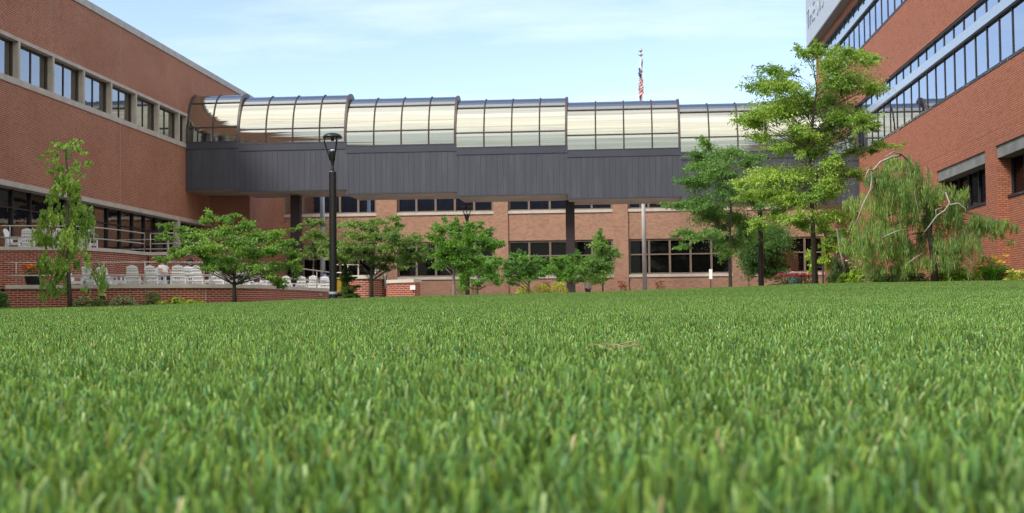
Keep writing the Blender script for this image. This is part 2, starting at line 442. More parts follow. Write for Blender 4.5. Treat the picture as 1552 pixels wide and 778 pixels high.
    def sep(k):
        c = ng.nodes.new('FunctionNodeCompare'); c.data_type = 'INT'; c.operation = 'EQUAL'
        ins = [s for s in c.inputs if s.enabled]; ng.links.new(ac, ins[0]); ins[1].default_value = k
        s = ng.nodes.new('GeometryNodeSeparateGeometry'); s.domain = 'POINT'
        ng.links.new(gi.outputs[0], s.inputs['Geometry']); ng.links.new(c.outputs[0], s.inputs['Selection']); return s.outputs[0]
    for k in range(2*NV):
        ip = ng.nodes.new('GeometryNodeInstanceOnPoints')
        ng.links.new(sep(100+k), ip.inputs['Points']); ng.links.new(sep(k), ip.inputs['Instance'])
        ng.links.new(ar, ip.inputs['Rotation']); ng.links.new(as_, ip.inputs['Scale'])
        ng.links.new(ip.outputs[0], jn.inputs[0])
    ng.links.new(jn.outputs[0], go.inputs[0])
    md = o.modifiers.new('scatter', 'NODES'); md.node_group = ng
make_grass()

# ------------------------------------------------------------------ left building
XL = -26.4
def zl(px, py): return atX(px, py, XL)[2]
Z_CT = zl(240, 63.9); Z_CB = zl(240, 73.6); Z_LT = zl(130, 103.9); Z_SB = zl(130, 168.1); Z_FT = zl(130, 298.9)
YE = 92.0; YN = 14.0; FLOOR_U = 2.75
def left_building():
    b = empty('brick_building', (XL, 50, .3), 'dark red brick building with concrete framed window band and glazed ground floor', 'building')
    o = (XL, 50, .3)
    xb = XL-14
    m = MB()
    m.box(xb, XL, YN, YE, Z_LT, Z_CB)                       # upper brick
    m.box(xb, XL, YN, YE, Z_FT, Z_SB)                       # brick between storeys
    m.box(xb, XL, 75.25, YE, Z_SB, Z_LT)                     # beyond the last window
    m.box(xb, XL, 78.6, YE, -.6, Z_FT)
    m.box(XL, -23.7, 79.5, 89.5, -.6, 9.0)                  # low link block that meets the back wing
    m.build('wall', 'brick_left', b, o)
    m = MB(); m.box(xb, XL+.06, YN, YE, Z_CB, Z_CT); m.build('coping', 'coping', b, o)
    m = MB(); m.box(xb+.5, XL-.4, YN+.5, YE-.5, Z_CB-.6, Z_CT-.25); m.build('roof', 'roofing', b, o)
    # precast band: lintel, sill, posts
    m = MB()
    m.box(XL-.42, XL+.035, YN, 75.25, Z_LT-.16, Z_LT+.002); m.box(XL-.42, XL+.05, YN, 75.25, Z_SB-.002, Z_SB+.27)
    posts = [56.85+3.41*k for k in range(-12, 6)]
    for y in posts: m.box(XL-.40, XL+.03, y-.17, y, Z_SB+.268, Z_LT-.158)
    m.box(XL-.40, XL+.03, 75.1, 75.25, Z_SB+.268, Z_LT-.158)
    m.build('window_band', 'concrete', b, o)
    for y0, y1 in list(zip(posts[:-1], [p-.17 for p in posts[1:]]))+[(posts[-1], 75.1)]:
        g = MB(); g.face([(XL-.30, y0, Z_SB+.27), (XL-.30, y1, Z_SB+.27), (XL-.30, y1, Z_LT-.16), (XL-.30, y0, Z_LT-.16)][::1])
        w = g.build('window', 'glass_left', b, o)
        f = MB(); ym = (y0+y1)/2
        if y1-y0 > 2: f.box(XL-.33, XL-.26, ym-.035, ym+.035, Z_SB+.27, Z_LT-.16)
        f.box(XL-.33, XL-.26, y0, y0+.05, Z_SB+.27, Z_LT-.16); f.box(XL-.33, XL-.24, y1-.09, y1, Z_SB+.27, Z_LT-.16)
        f.box(XL-.33, XL-.265, y0+.05, y1-.09, Z_SB+.27, Z_SB+.33); f.box(XL-.33, XL-.265, y0+.05, y1-.09, Z_LT-.23, Z_LT-.16)
        f.build('frame', 'bronze', w, o)
    # ground floor
    m = MB(); m.box(XL-.9, XL+.03, YN, 79.48, Z_FT-.23, Z_FT+.003)
    m.build('fascia', 'concrete', b, o)
    m = MB(); m.box(XL-.30, XL+.02, 73.65, 74.05, FLOOR_U-.3, Z_FT-.23); m.build('pier', 'concrete', b, o)
    m = MB(); m.face([(XL-.62, YN, FLOOR_U-.4), (XL-.62, 78.6, FLOOR_U-.4), (XL-.62, 78.6, Z_FT-.2), (XL-.62, YN, Z_FT-.2)])
    m.build('storefront_glass', 'glass_store', b, o)
    m = MB(); y = 73.2
    while y > YN+1:
        m.box(XL-.66, XL-.52, y-.045, y+.045, FLOOR_U-.3, Z_FT-.23); y -= 1.75
    for y in (74.6, 76.3, 78): m.box(XL-.66, XL-.52, y-.045, y+.045, FLOOR_U-.3, Z_FT-.23)
    m.box(XL-.64, XL-.54, YN, 78.6, FLOOR_U+2.02, FLOOR_U+2.09); m.box(XL-.64, XL-.54, YN, 78.6, FLOOR_U, FLOOR_U+.1)
    m.build('storefront_frame', 'dark_metal', b, o)
    m = MB(); m.box(xb, XL-.5, YN, 78.6, -.6, FLOOR_U-.3); m.build('plinth', 'brick_left', b, o)
    m = MB()
    for px, py in ((183, 40), (308, 130)):
        y = atX(px, py, XL)[1]
        m.box(XL-.05, XL+.006, y-.018, y+.018, Z_LT+.01, Z_CB-.01)
        m.build('expansion_joint', 'joint', b, o); m = MB()
        if px < 200: m.box(XL-.05, XL+.006, y-.018, y+.018, Z_FT+.01, Z_SB-.01); m.build('expansion_joint', 'joint', b, o); m = MB()
left_building()

# ------------------------------------------------------------------ right building
XR = 14.3; RD = .43
def zr(px, py): return atX(px, py, XR)[2]
def right_building():
    b = empty('office_building', (XR, 60, .6), 'orange red brick office block with two mirrored ribbon window bands', 'building')
    o = (XR, 60, .6); xb = XR+16; y0, y1 = 12.0, 89.9
    b1t = zr(1296, 5.2); b1b = zr(1296, 5.2+78.6); b2t = zr(1373, 95); b2b = zr(1373, 189.5)
    lt = zr(1480.3, 234.3); lb = zr(1480.3, 251.8); wb = zr(1480.3, 305.5)
    sb = zr(1255, 25)                        # underside of the sign fascia
    p = atX(1232, 58.5, XR-.55); sb = p[2]
    ts = sb+4.2
    m = MB()
    for a, c in ((lt, b2b), (b2t, b1b), (b1t, sb+.2)): m.box(XR, xb, y0, y1, a, c)
    for a, c in ((b2b, b2t), (b1b, b1t)): m.box(XR, xb, 87.6, y1, a, c)
    m.box(XR+.5, xb, y0, 87.6, b2b-.01, b1t+.01)
    m.box(XR+RD, xb, y0, y1, -.6, wb)        # recessed ground storey
    m.box(XR+RD+.35, xb, y0, y1, wb, lt)
    for a, c in ((48.45, 49.85), (57.2, y1), (39.5, 40.9), (30.6, 32.0)): m.box(XR, XR+RD+.36, a, c, -.6, lt)
    m.build('wall', 'brick_right', b, o)
    # soldier courses
    m = MB()
    for z in (lt+.02, lt+.62):
        m.face([(XR-.003, y1, z), (XR-.003, y0, z), (XR-.003, y0, z+.2), (XR-.003, y1, z+.2)], [(z, 0), (z, 0+y1-y0), (z+.2, y1-y0), (z+.2, 0)])
    m.build('soldier_course', 'brick_right', b, o)
    m = MB()
    for a, c in ((49.85, 57.2), (40.9, 48.45), (32.0, 39.5)): m.box(XR+.06, XR+RD+.2, a, c, lb, lt-.002)
    m.build('lintel', 'lintel', b, o)
    for a, c in ((49.85, 57.2), (40.9, 48.45), (32.0, 39.5)):
        g = MB(); g.face([(XR+RD+.2, c, wb), (XR+RD+.2, a, wb), (XR+RD+.2, a, lb), (XR+RD+.2, c, lb)])
        w = g.build('window', 'glass_dark', b, o)
        f = MB(); k = 5
        for i in range(k+1):
            yy = a+(c-a)*i/k; f.box(XR+RD+.12, XR+RD+.26, yy-.04, yy+.04, wb, lb)
        f.box(XR+RD-.04, XR+RD+.26, a, c, wb-.10, wb+.004)
        f.build('frame', 'dark_metal', w, o)
    # ribbon bands
    for (zb, zt) in ((b2b, b2t), (b1b, b1t)):
        hh = zt-zb; s0 = zb+hh*.635; s1 = zb+hh*.765
        g = MB(); x = XR+.16; g.face([(x, 87.6, zb), (x, y0, zb), (x, y0, s0), (x, 87.6, s0)]); g.face([(x, 87.6, s1), (x, y0, s1), (x, y0, zt), (x, 87.6, zt)])
        w = g.build('ribbon_window', 'glass_ribbon', b, o)
        f = MB(); yy = 87.6
        while yy > y0:
            f.box(XR+.125, XR+.18, yy-.035, yy+.035, zb+.1, s0-.06); f.box(XR+.125, XR+.18, yy-.035, yy+.035, s1, zt-.08); yy -= 1.58
        f.box(XR+.04, XR+.22, y0, 87.6, s0-.06, s0+.0); f.box(XR+.04, XR+.22, y0, 87.6, zt-.08, zt+.0)
        f.build('mullion', 'dark_metal', w, o)
        f = MB(); f.box(XR-.02, XR+.24, y0, 87.6, zb-.02, zb+.1); f.build('sill', 'dark_metal', w, o)
        f = MB(); f.box(XR+.0, XR+.24, y0, 87.6, s0+.002, s1); f.build('spandrel', 'spandrel', w, o)
    # roof fascia carrying the name
    m = MB(); m.box(XR-.55, xb, y0, y1+.6, sb, ts); m.build('fascia', 'sign_panel', b, o)
    m = MB(); m.box(XR-.57, xb, y0, y1+.62, sb-.10, sb-.002); m.build('soffit', 'sign_soffit', b, o)
    cu = bpy.data.curves.new('lettering', 'FONT'); cu.body = 'THE SYS'; cu.size = 1.9; cu.extrude = .03; cu.space_character = 1.05
    t = bpy.data.objects.new('lettering', cu)
    dg = None
    COL.objects.link(t); bpy.context.view_layer.update(); ev = t.evaluated_get(bpy.context.evaluated_depsgraph_get())
    me = bpy.data.meshes.new_from_object(ev); COL.objects.unlink(t); bpy.data.objects.remove(t)
    me.materials.clear(); me.materials.append(MAT['sign_letter'])
    t = bpy.data.objects.new('lettering', me); COL.objects.link(t); t.parent = b
    t.rotation_euler = (R(90), 0, R(-90)); t.location = (XR-.57-o[0], y1+.1-o[1], sb+1.15-o[2])
    return
right_building()

# ------------------------------------------------------------------ back building
YB = 88.0
def back_building():
    b = empty('low_brick_building', (-4, YB, .3), 'low light brown brick building with two rows of windows behind the skybridge', 'building')
    o = (-4, YB, .3)
    def z(px, py): return atY(px, py, YB)[2]
    def x(px): return atY(px, 380, YB)[0]
    us = z(680, 321.5); ut = us+2.4; wt = z(850, 364); wb = z(850, 417.5); top = 9.6
    xl, xr = XL+2.7, XR-.02
    piers = [(394, 431.5), (571, 602), (748.5, 770.5), (929.5, 952.5), (1110, 1133)]
    bays = [(367, 394), (431.5, 571), (602, 748.5), (770.5, 929.5), (952.5, 1110), (1133, 1250)]
    m = MB()
    m.box(xl, xr, YB, YB+.4, -.6, wb-.22); m.box(xl, xr, YB, YB+.4, wt, us-.2); m.box(xl, xr, YB, YB+.4, ut, top)
    for a, c in piers: m.box(x(a), x(c), YB-.10, YB+.395, -.6, top-.01)
    m.box(xl, xr, YB+6, YB+6.3, -.6, top-.3)
    m.build('wall', 'brick_back', b, o)
    m = MB(); m.box(xl, xr, YB-.14, YB+6.4, top, top+.25); m.build('coping', 'coping', b, o)
    for bi, (a, c) in enumerate(bays):
        X0, X1 = x(a)+.003, min(x(c), xr)-.003
        n = max(1, int(round((X1-X0)/1.43)))
        for z0, z1, tr in ((us, ut, None), (wb, wt, z(850, 387.5))):
            g = MB(); g.face([(X0, YB+.2, z0), (X1, YB+.2, z0), (X1, YB+.2, z1), (X0, YB+.2, z1)])
            w = g.build('window', 'glass_back' if tr is None else 'glass_dark', b, o)
            f = MB()
            for i in range(n+1):
                xx = X0+(X1-X0)*i/n; xx = min(max(xx, X0+.07), X1-.07); f.box(xx-.07, xx+.07, YB+.08, YB+.22, z0, z1)
            f.box(X0, X1, YB+.09, YB+.22, z1-.14, z1-.001)
            f.box(X0, X1, YB+.09, YB+.22, z0+.001, z0+.1)
            if tr: f.box(X0, X1, YB+.085, YB+.22, tr-.045, tr+.045)
            f.build('frame', 'frame_tan', w, o)
            q = MB(); q.box(X0, X1, YB-.07, YB+.35, z0-.2, z0); q.build('sill', 'limestone', w, o)
    m = MB(); m.box(xl, xr, YB+1.2, YB+1.3, wb-.3, ut); m.build('back_wall', 'interior', b, o)
    m = MB(); xx = x(423.5); m.box(xx-.05, xx+.05, YB-.2, YB-.1, .3, top-.1); m.build('downpipe', 'bronze', b, o)
back_building()

# ------------------------------------------------------------------ skybridge
YF = 75.0
def skybridge():
    b = empty('skybridge', (-6, YF+2, .3), 'barrel vaulted glass skybridge with dark grey cladding stepping down between the buildings', 'skybridge')
    o = (-6, YF+2, .3)
    xs = [XL+.01, -23.05, -16.36, -9.60, -2.86, 3.90, 10.65, XR-.01]
    zb = [7.59, 7.41, 7.14, 6.90, 6.61, 6.33, 6.07]; PH = 2.93
    A, B, V0 = 2.80, 1.85, .40; YCc = YF+.1+B; D = 4.05
    N = 28; tt = np.linspace(0, math.pi, N+1)
    def prof(zt, grow=0.0): 
        p = [(YCc-(B+grow), zt)]
        p += [(YCc-(B+grow)*math.cos(t), zt+V0+(A+grow)*math.sin(t)) for t in tt]
        return p+[(YCc+(B+grow), zt)]
    def t_at(h): return math.asin(max(0, (h-V0)/A))
    for i in range(7):
        x0, x1 = xs[i], xs[i+1]; z0 = zb[i]; zt = z0+PH; last = i == 6
        m = MB()
        dy = .0 + .004*(i % 2)
        m.box(x0, x1, YF+dy, YF+D-dy, z0+.05, zt-.42); m.build('cladding', 'cladding', b, o)
        m = MB(); m.box(x0, x1, YF-.035, YF+D+.03, zt-.418, zt-.02); m.box(x0, x1, YF-.05, YF+D+.04, zt-.02, zt+.04); m.build('fascia', 'clad_plain', b, o)
        m = MB(); m.box(x0, x1, YF-.03, YF+D+.03, z0+.0, z0+.048); m.build('edge_trim', 'clad_plain', b, o)
        m = MB(); m.box(x0+.002, x1-.002, YF+.06, YF+D-.06, z0-.03, z0-.002); m.build('soffit', 'soffit', b, o)
        p = prof(zt); m = MB(); L = 0
        npan = 2 if i in (0, 6) else 4
        q = [x0+(x1-x0)*k/npan for k in range(npan+1)]
        for k in range(npan):
            L = 0
            for (ya, za), (yb, zb_) in zip(p[:-1], p[1:]):
                m.face([(q[k], ya, za), (q[k+1], ya, za), (q[k+1], yb, zb_), (q[k], yb, zb_)], [(0, 0)]*4)
        g = m.build('glazing', 'glass_tube', b, o, smooth=True)
        m = MB()
        rib = [(YCc-(B+.03)*math.cos(t), zt+V0+(A+.03)*math.sin(t)) for t in tt]; rib = [(YCc-B-.03, zt)]+rib+[(YCc+B+.03, zt)]
        for k in range(1, npan): m.tube([(q[k], y, z) for y, z in rib], .045, 4)
        for h in (.92, 2.52):
            t = t_at(h)
            for s in (1, -1):
                y = YCc-s*(B+.02)*math.cos(t); z = zt+V0+(A+.02)*math.sin(t)
                m.bar((x0, y, z), (x1, y, z), .07, .07)
        m.build('glazing_bars', 'bronze', b, o)
        # arches at the ends
        m = MB(); ring = [(YCc-(B+.07)*math.cos(t), zt+V0+(A+.07)*math.sin(t)) for t in tt]; ring = [(YCc-B-.07, zt-.02)]+ring+[(YCc+B+.07, zt-.02)]
        def arch(xc, w):
            inn = prof(zt, -.10); 
            for (a, c), (e, f_) in zip(zip(ring[:-1], ring[1:]), zip(inn[:-1], inn[1:])):
                m.face([(xc-w, *a), (xc+w, *a), (xc+w, *c), (xc-w, *c)]); 
                m.face([(xc-w, *e), (xc-w, *a), (xc-w, *c), (xc-w, *f_)]); m.face([(xc+w, *a), (xc+w, *e), (xc+w, *f_), (xc+w, *c)])
        arch(x1-.07 if not last else x1-.05, .07)
        m.build('end_arch', 'bronze', b, o)
        if i == 0: m = MB(); arch(x0+.08, .08); m.build('end_arch', 'bronze', b, o)
        if not last:   # gable strip above the next, lower vault
            m = MB(); lo = prof(zb[i+1]+PH, -.02)
            for (a, c), (e, f_) in zip(zip(p[:-1], p[1:]), zip(lo[:-1], lo[1:])): m.face([(x1-.004, *e), (x1-.004, *a), (x1-.004, *c), (x1-.004, *f_)])
            m.build('end_panel', 'clad_plain', b, o)
        m = MB(); m.box(x0, x1, YF+.3, YF+D-.3, zt-.60, zt-.45); m.build('deck', 'interior', b, o)
    for px, wpx, zt in ((449, 14.6, 7.3), (864.8, 13.2, 6.7)):
        X = atY(px, 380, YF+2)[0]; w = wpx/F*(YF+2)/2
        m = MB(); m.box(X-w, X+w, YF+1.72, YF+2.28, .25, zt); m.box(X-w-.08, X+w+.08, YF+1.6, YF+2.4, .25, .45)
        m.build('support_column', 'column_paint', b, o)
skybridge()

# ------------------------------------------------------------------ terraces
TF = 1.0                                                   # lower terrace floor
def zpts(px_list, Z): return [atZ(a, b, Z) for a, b in px_list]
def dense(P, n):
    P = np.array(P); s = np.concatenate([[0], np.cumsum(np.linalg.norm(np.diff(P[:, :2], axis=0), axis=1))])
    q = np.linspace(0, s[-1], n); out = np.stack([np.interp(q, s, P[:, i]) for i in range(3)], 1)
    for _ in range(3): out[1:-1] = (out[:-2]+2*out[1:-1]+out[2:])/4
    return out
def curved_wall(name, label, pts, z0, zt, th, mat, cat='wall', capo=.06, caph=.15, joints=()):
    """pts: front edge of the cap (xyz), left to right; the wall body is set back under it"""
    P = np.array(pts)[:, :2]; t = np.gradient(P, axis=0); t /= np.linalg.norm(t, axis=1)[:, None]; nrm = np.stack([-t[:, 1], t[:, 0]], 1)
    s = np.concatenate([[0], np.cumsum(np.linalg.norm(np.diff(P, axis=0), axis=1))])
    o = (P[len(P)//2][0], P[len(P)//2][1], z0)
    b = empty(name, o, label, cat)
    def strip(m, off, za, zb, width, ends=True):
        f = P+nrm*off; k = f+nrm*width
        for i in range(len(P)-1):
            u = [s[i], s[i+1]]
            m.face([(*f[i], za), (*f[i+1], za), (*f[i+1], zb), (*f[i], zb)], [(u[0], za), (u[1], za), (u[1], zb), (u[0], zb)])
            m.face([(*k[i+1], za), (*k[i], za), (*k[i], zb), (*k[i+1], zb)], [(u[1], za), (u[0], za), (u[0], zb), (u[1], zb)])
            m.face([(*f[i], zb), (*f[i+1], zb), (*k[i+1], zb), (*k[i], zb)]); m.face([(*f[i], za), (*k[i], za), (*k[i+1], za), (*f[i+1], za)])
        m.face([(*k[0], za), (*f[0], za), (*f[0], zb), (*k[0], zb)], [(-width, za), (0, za), (0, zb), (-width, zb)])
        m.face([(*f[-1], za), (*k[-1], za), (*k[-1], zb), (*f[-1], zb)], [(0, za), (width, za), (width, zb), (0, zb)])
    m = MB(); strip(m, capo, z0, zt-caph+.003, th); m.build('brickwork', mat, b, o)
    m = MB(); strip(m, 0, zt-caph, zt, th+2*capo); m.build('coping', 'limestone', b, o)
    for j in joints:
        i = int(np.argmin(np.abs(P[:, 0]-j))); m = MB(); f = P+nrm*(capo-.006)
        m.face([(*f[i], z0), (f[i][0]+.03, f[i][1], z0), (f[i][0]+.03, f[i][1], zt-caph), (*f[i], zt-caph)]); m.build('control_joint', 'joint', b, o)
    return b, P, nrm, s
def railing(name, label, P, zc_, tops, posts, inset=.2, nrm=None, r=.026):
    """P: plan polyline, posts: x positions of the posts"""
    Q = np.array(P)[:, :2]+(nrm*inset if nrm is not None else 0)
    o = (Q[0][0], Q[0][1], zc_); b = empty(name, o, label, 'railing')
    for i, h in enumerate(tops):
        m = MB(); m.tube([(x, y, zc_+h) for x, y in Q], r, 8); m.build('top_rail' if i == 0 else 'mid_rail', 'rail_paint', b, o, True)
    for x in posts:
        i = int(np.argmin(np.abs(Q[:, 0]-x))); m = MB(); m.tube([(Q[i][0], Q[i][1], zc_-.01), (Q[i][0], Q[i][1], zc_+tops[0]-r*.3)], r, 8); m.build('post', 'rail_paint', b, o, True)
    return b
ZLC, ZUC = 1.15, 2.85
low = dense(zpts([(8, 432), (60, 432), (100, 431.8), (200, 431), (300, 430.6), (350, 431), (400, 432), (450, 434.6), (490, 437.3), (512, 439)], ZLC), 60)
_, LP, LN, LS = curved_wall('terrace_wall', 'low curved red brick wall with pale stone coping in front of the white chairs', low, -.3, ZLC, .34, 'brick_terrace', joints=[atZ(322, 431, ZLC)[0], atZ(446, 434, ZLC)[0]])
upA = dense(zpts([(-4, 374), (60, 374), (130, 374.5), (175, 377.5), (225, 382.5)], ZUC), 40)
upB = np.array([atZ(225, 382.5, ZUC), atZ(251, 382.0, ZUC), atZ(300, 381, ZUC)])
_, UP, UN, US = curved_wall('terrace_wall', 'tall red brick wall carrying the upper terrace below the glazed storefront', upA, -.3, ZUC, .34, 'brick_terrace')
_, VP, VN, VS = curved_wall('terrace_wall', 'short red brick return wall of the upper terrace behind the spreading tree', upB, -.3, ZUC, .34, 'brick_terrace')
m = MB(); m.face([(p[0]+.0, p[1]+.3, ZUC-.1) for p in np.concatenate([upA, upB[1:]])]+[(XL+.1, 79.0, ZUC-.1), (XL+.02, upA[0][1]+.3, ZUC-.1)])
tag(m.build('upper_terrace', 'paving'), kind='structure')
m = MB(); m.face([(p[0], p[1]+.3, TF) for p in low]+[(low[-1][0]+.4, 80, TF), (XL+.1, 80, TF), (XL+.1, low[0][1]+.3, TF)]); tag(m.build('lower_terrace', 'paving'), kind='structure')
X = lambda px, py, z: atZ(px, py, z)[0]
railing('terrace_railing', 'grey tube railing on the low curved wall beside the white chairs', LP, ZLC, (.86, .36), [X(a, 432, ZLC) for a in (22, 85, 168, 243, 330, 375, 420, 462, 488)], .2, LN)
railing('terrace_railing', 'grey tube railing bending along the edge of the upper terrace', UP, ZUC, (.88, .40), [X(a, 376, ZUC) for a in (2, 30, 88, 144, 178, 201)]+[UP[-1][0]], .2, UN)
railing('terrace_railing', 'short straight grey railing on the upper return wall', VP, ZUC, (.88, .40), [X(a, 382, ZUC) for a in (229, 252)]+[VP[-1][0]], .2, VN)
q0, q1 = atY(138, 360, 66), atY(300, 360, 66)
railing('ramp_railing', 'grey two bar railing of the ramp close to the storefront glass', np.linspace(q0, q1, 12), ZUC-.1, (1.27, .75), [atY(a, 360, 66)[0] for a in (139, 169, 258, 298)], 0)

pl = dense(zpts([(524, 418.2), (540, 417.3), (560, 416.9), (575, 417.3), (584, 418.6)], 1.50), 24)
curved_wall('planter_wall', 'raised red brick planter wall with stone coping beside the small conifer', pl, -.3, 1.50, 1.6, 'brick_terrace')
pw = np.array([atZ(a, b, 1.42) for a, b in ((584.5, 424.6), (600, 424), (627, 423))])
curved_wall('garden_wall', 'low red brick wall end with a small white notice on it', pw, -.2, 1.42, .34, 'brick_terrace')
def pipe_rail(label, pts_list, r=.03):
    o = pts_list[0][0]; b = empty('handrail', o, label, 'handrail')
    for i, p in enumerate(pts_list):
        m = MB(); m.tube(p, r, 8); m.build('rail' if i == 0 else 'post', 'rail_paint', b, o, True)
a, b_, c = atY(569, 410, 49.8), atY(583, 409.5, 49.8), atY(584.5, 438, 49.8)
pipe_rail('bent pale handrail at the corner of the raised planter', [[a, b_, c], [a, (a[0], a[1], a[2]-.3)]])
p = [atY(505, 401.5, 58), atY(543, 401.5, 58)]; q = [atY(505, 413.5, 58), atY(530, 413.5, 58)]
pipe_rail('pale stair railing behind the tall lamp post', [p, q, [p[1], (p[1][0], p[1][1], 1.0)], [atY(527, 401.5, 58), (atY(527, 401, 58)[0], 58, 1.0)]])
m = MB(); q = pw[-1]; s = atY(626, 436, q[1]); m.box(s[0]-.13, s[0]+.10, q[1]-.02, q[1]+.055, s[2]-.10, s[2]+.09)
tag(m.build('notice', 'white_paint'), 'small square white notice at the end of the low brick wall', 'sign')
for px, py, lab in ((164.5, 446.5, 'small grey floodlight on the curved brick wall near the weeping tree'), (429, 447, 'small grey floodlight on the curved brick wall near the lamp post')):
    i = int(np.argmin(np.abs(LP[:, 0]-atZ(px, 431.5, ZLC)[0]))); x, y = LP[i]+LN[i]*.06; z = atY(px, py, y)[2]
    t = empty('wall_light', (x, y, z), lab, 'light')
    m = MB(); m.box(-.05, .05, -.03, .0, -.06, .06); m.build('bracket', 'pole_grey', t)
    m = MB(); m.face([(-.11, -.16, -.06), (.11, -.16, -.06), (.11, -.05, -.07), (-.11, -.05, -.07)]); m.box(-.11, .11, -.16, -.03, -.05, .05); m.build('housing', 'pole_grey', t)
# weed: soil strip at the foot of the curved wall and the planting bed at right
m = MB()
for i in range(len(LP)-1):
    a, b2 = LP[i]-LN[i]*.55, LP[i+1]-LN[i+1]*.55; c, d = LP[i+1]+LN[i+1]*.1, LP[i]+LN[i]*.1
    m.face([(*p, float(lawn_z(*p))+.025) for p in (a, b2, c, d)])
tag(m.build('planting_strip', 'soil'), kind='structure')
m = MB(); ys = np.linspace(36, 62, 27)
for i in range(26):
    xa = [11.6+.05*math.sin(y) for y in (ys[i], ys[i+1])]
    m.face([(xx, y, max(float(lawn_z(xx, y)), .3)+.03) for xx, y in ((xa[0], ys[i]), (XR+.5, ys[i]), (XR+.5, ys[i+1]), (xa[1], ys[i+1]))])
tag(m.build('flower_bed', 'soil'), kind='structure')

# ------------------------------------------------------------------ chairs
def make_chair():
    t = empty('garden_chair', (0, 0, 0), 'x', 'chair', 'white plastic garden chairs on the terraces')
    m = MB()
    for i in range(5):
        y0 = -.30+.11*i; z = .37-.030*i; m.box(-.25, .25, y0, y0+.09, z-.025, z)
    m.box(-.26, -.21, -.31, .28, .22, .335); m.box(.21, .26, -.31, .28, .22, .335); m.build('seat', 'white_plastic', t)
    m = MB(); n = 7
    yy = lambda h: .20+.30*(h-.10)/.85
    for i in range(n):
        u = (i-(n-1)/2)/((n-1)/2); hb = .98-.10*u*u
        m.bar((u*.27, yy(.12), .12), (u*.205, yy(hb), hb), .058, .022, (0, 1, 0))
    for h, w in ((.16, .28), (.34, .275), (.50, .262), (.66, .25), (.80, .238), (.89, .22)):
        m.bar((-w, yy(h)+.015, h), (w, yy(h)+.015, h), .05, .02, (0, 1, 0))
    m.build('backrest', 'white_plastic', t)
    for s in (-1, 1):
        m = MB(); x = s*.31; m.box(x-.055, x+.055, -.36, .36, .535, .56); m.box(x-.02, x+.02, -.33, .34, .50, .536); m.build('arm', 'white_plastic', t)
        m = MB(); m.bar((s*.30, -.32, 0), (s*.30, -.29, .502), .075, .04, (1, 0, 0)); m.build('leg', 'white_plastic', t)
        m = MB(); m.bar((s*.29, .43, 0), (s*.27, .10, .33), .06, .035, (1, 0, 0)); m.bar((s*.30, .33, .15), (s*.30, .31, .502), .05, .035, (1, 0, 0)); m.build('leg', 'white_plastic', t)
    return t
chair = make_chair(); used = False
def wall_y(x): return float(np.interp(x, LP[:, 0], LP[:, 1]))
chairs = [  # px, dY behind wall, facing rz (deg), label
 (118, 1.1, 95, 'white plastic chair turned side on, first to the right of the weeping tree trunk'),
 (141, 1.3, 178, 'white plastic chair seen from behind, partly veiled by hanging weeping branches'),
 (162, 2.0, 172, 'white square backed chair just right of the veiled chair'),
 (186, 1.2, -92, 'white plastic chair turned side on with its back to the railing post'),
 (205, 1.1, 184, 'white wide chair back at the lower terrace, left of the railing post near the corner'),
 (234, 1.2, 180, 'white chair back directly below the corner of the upper terrace wall'),
 (253, 1.9, 70, 'white chair occupied by the sitter in blue jeans'),
 (272, 1.0, 190, 'white tall lattice chair back beside the dark haired sitter'),
 (288, 2.0, 200, 'white chair holding the dark haired sitter'),
 (308, 1.4, 160, 'white chair right of the small pinkish table'),
 (330, 1.3, 200, 'white chair just left of the spreading tree trunk on the lower terrace'),
 (343, 2.0, 150, 'white chair pushed behind the trunk of the spreading tree'),
 (371, 1.2, 185, 'white chair showing below the spreading crown, right of its trunk'),
 (390, 1.9, 120, 'white chair angled away under the spreading crown'),
 (408, 1.0, 175, 'white chair close to the wall under the right side of the spreading crown'),
 (438, 1.2, 182, 'white chair left of the grey railing post near the lamp post'),
 (457, 2.2, 190, 'white chair between two grey railing posts near the lamp post'),
 (476, 1.3, 176, 'white chair nearest to the left side of the tall lamp post'),
 (494, 2.6, 182, 'white chair behind the tall lamp post, by the seated person in blue'),
]
chair_pos = {}
for px, dy, rz, lab in chairs:
    x = atZ(px, 431.5, ZLC)[0]; y = wall_y(x)+dy; x = atY(px, 420, y)[0]
    chair_pos[px] = (x, y); place(chair, used, (x, y, TF), R(rz+random.uniform(-14, 14)), lab, None, .94); used = True
def upper_y(x): return float(np.interp(x, UP[:, 0], UP[:, 1]))
for px, dy, rz, lab in [(24, 1.0, 92, 'white chair turned side on at the left end of the upper terrace'), (44, 1.2, 182, 'white chair back on the upper terrace, left of the weeping tree'),
                    (66, 1.6, 170, 'white chair on the upper terrace behind the left branches of the weeping tree'), (88, 1.0, 195, 'white chair on the upper terrace just left of the weeping tree stem'),
                    (112, 1.5, 168, 'white chair on the upper terrace just right of the weeping tree stem'), (133, 1.0, 185, 'white chair of the sitter in the pale blue shirt on the upper terrace')]:
    x = atZ(px, 375, ZUC)[0]; y = upper_y(x)+dy; x = atY(px, 362, y)[0]; chair_pos[('u', px)] = (x, y)
    place(chair, used, (x, y, ZUC-.1), R(rz+random.uniform(-14, 14)), lab, None, .94)

def table(loc, label):
    t = empty('patio_table', loc, label, 'table')
    m = MB(); m.lathe([(0, .70), (.45, .70), (.47, .715), (.45, .735), (0, .735)], n=20); m.build('tabletop', 'table_pink', t)
    for k in range(4):
        a = k*math.pi/2+.5; m = MB(); m.tube([(.12*math.cos(a), .12*math.sin(a), .70), (.32*math.cos(a), .32*math.sin(a), 0)], .018, 6); m.build('leg', 'pole_grey', t)
y = wall_y(atZ(300, 431, ZLC)[0])+1.9
p = atY(299, 408, y); table((p[0], y, TF), 'small round pinkish table in front of the dark haired sitter')

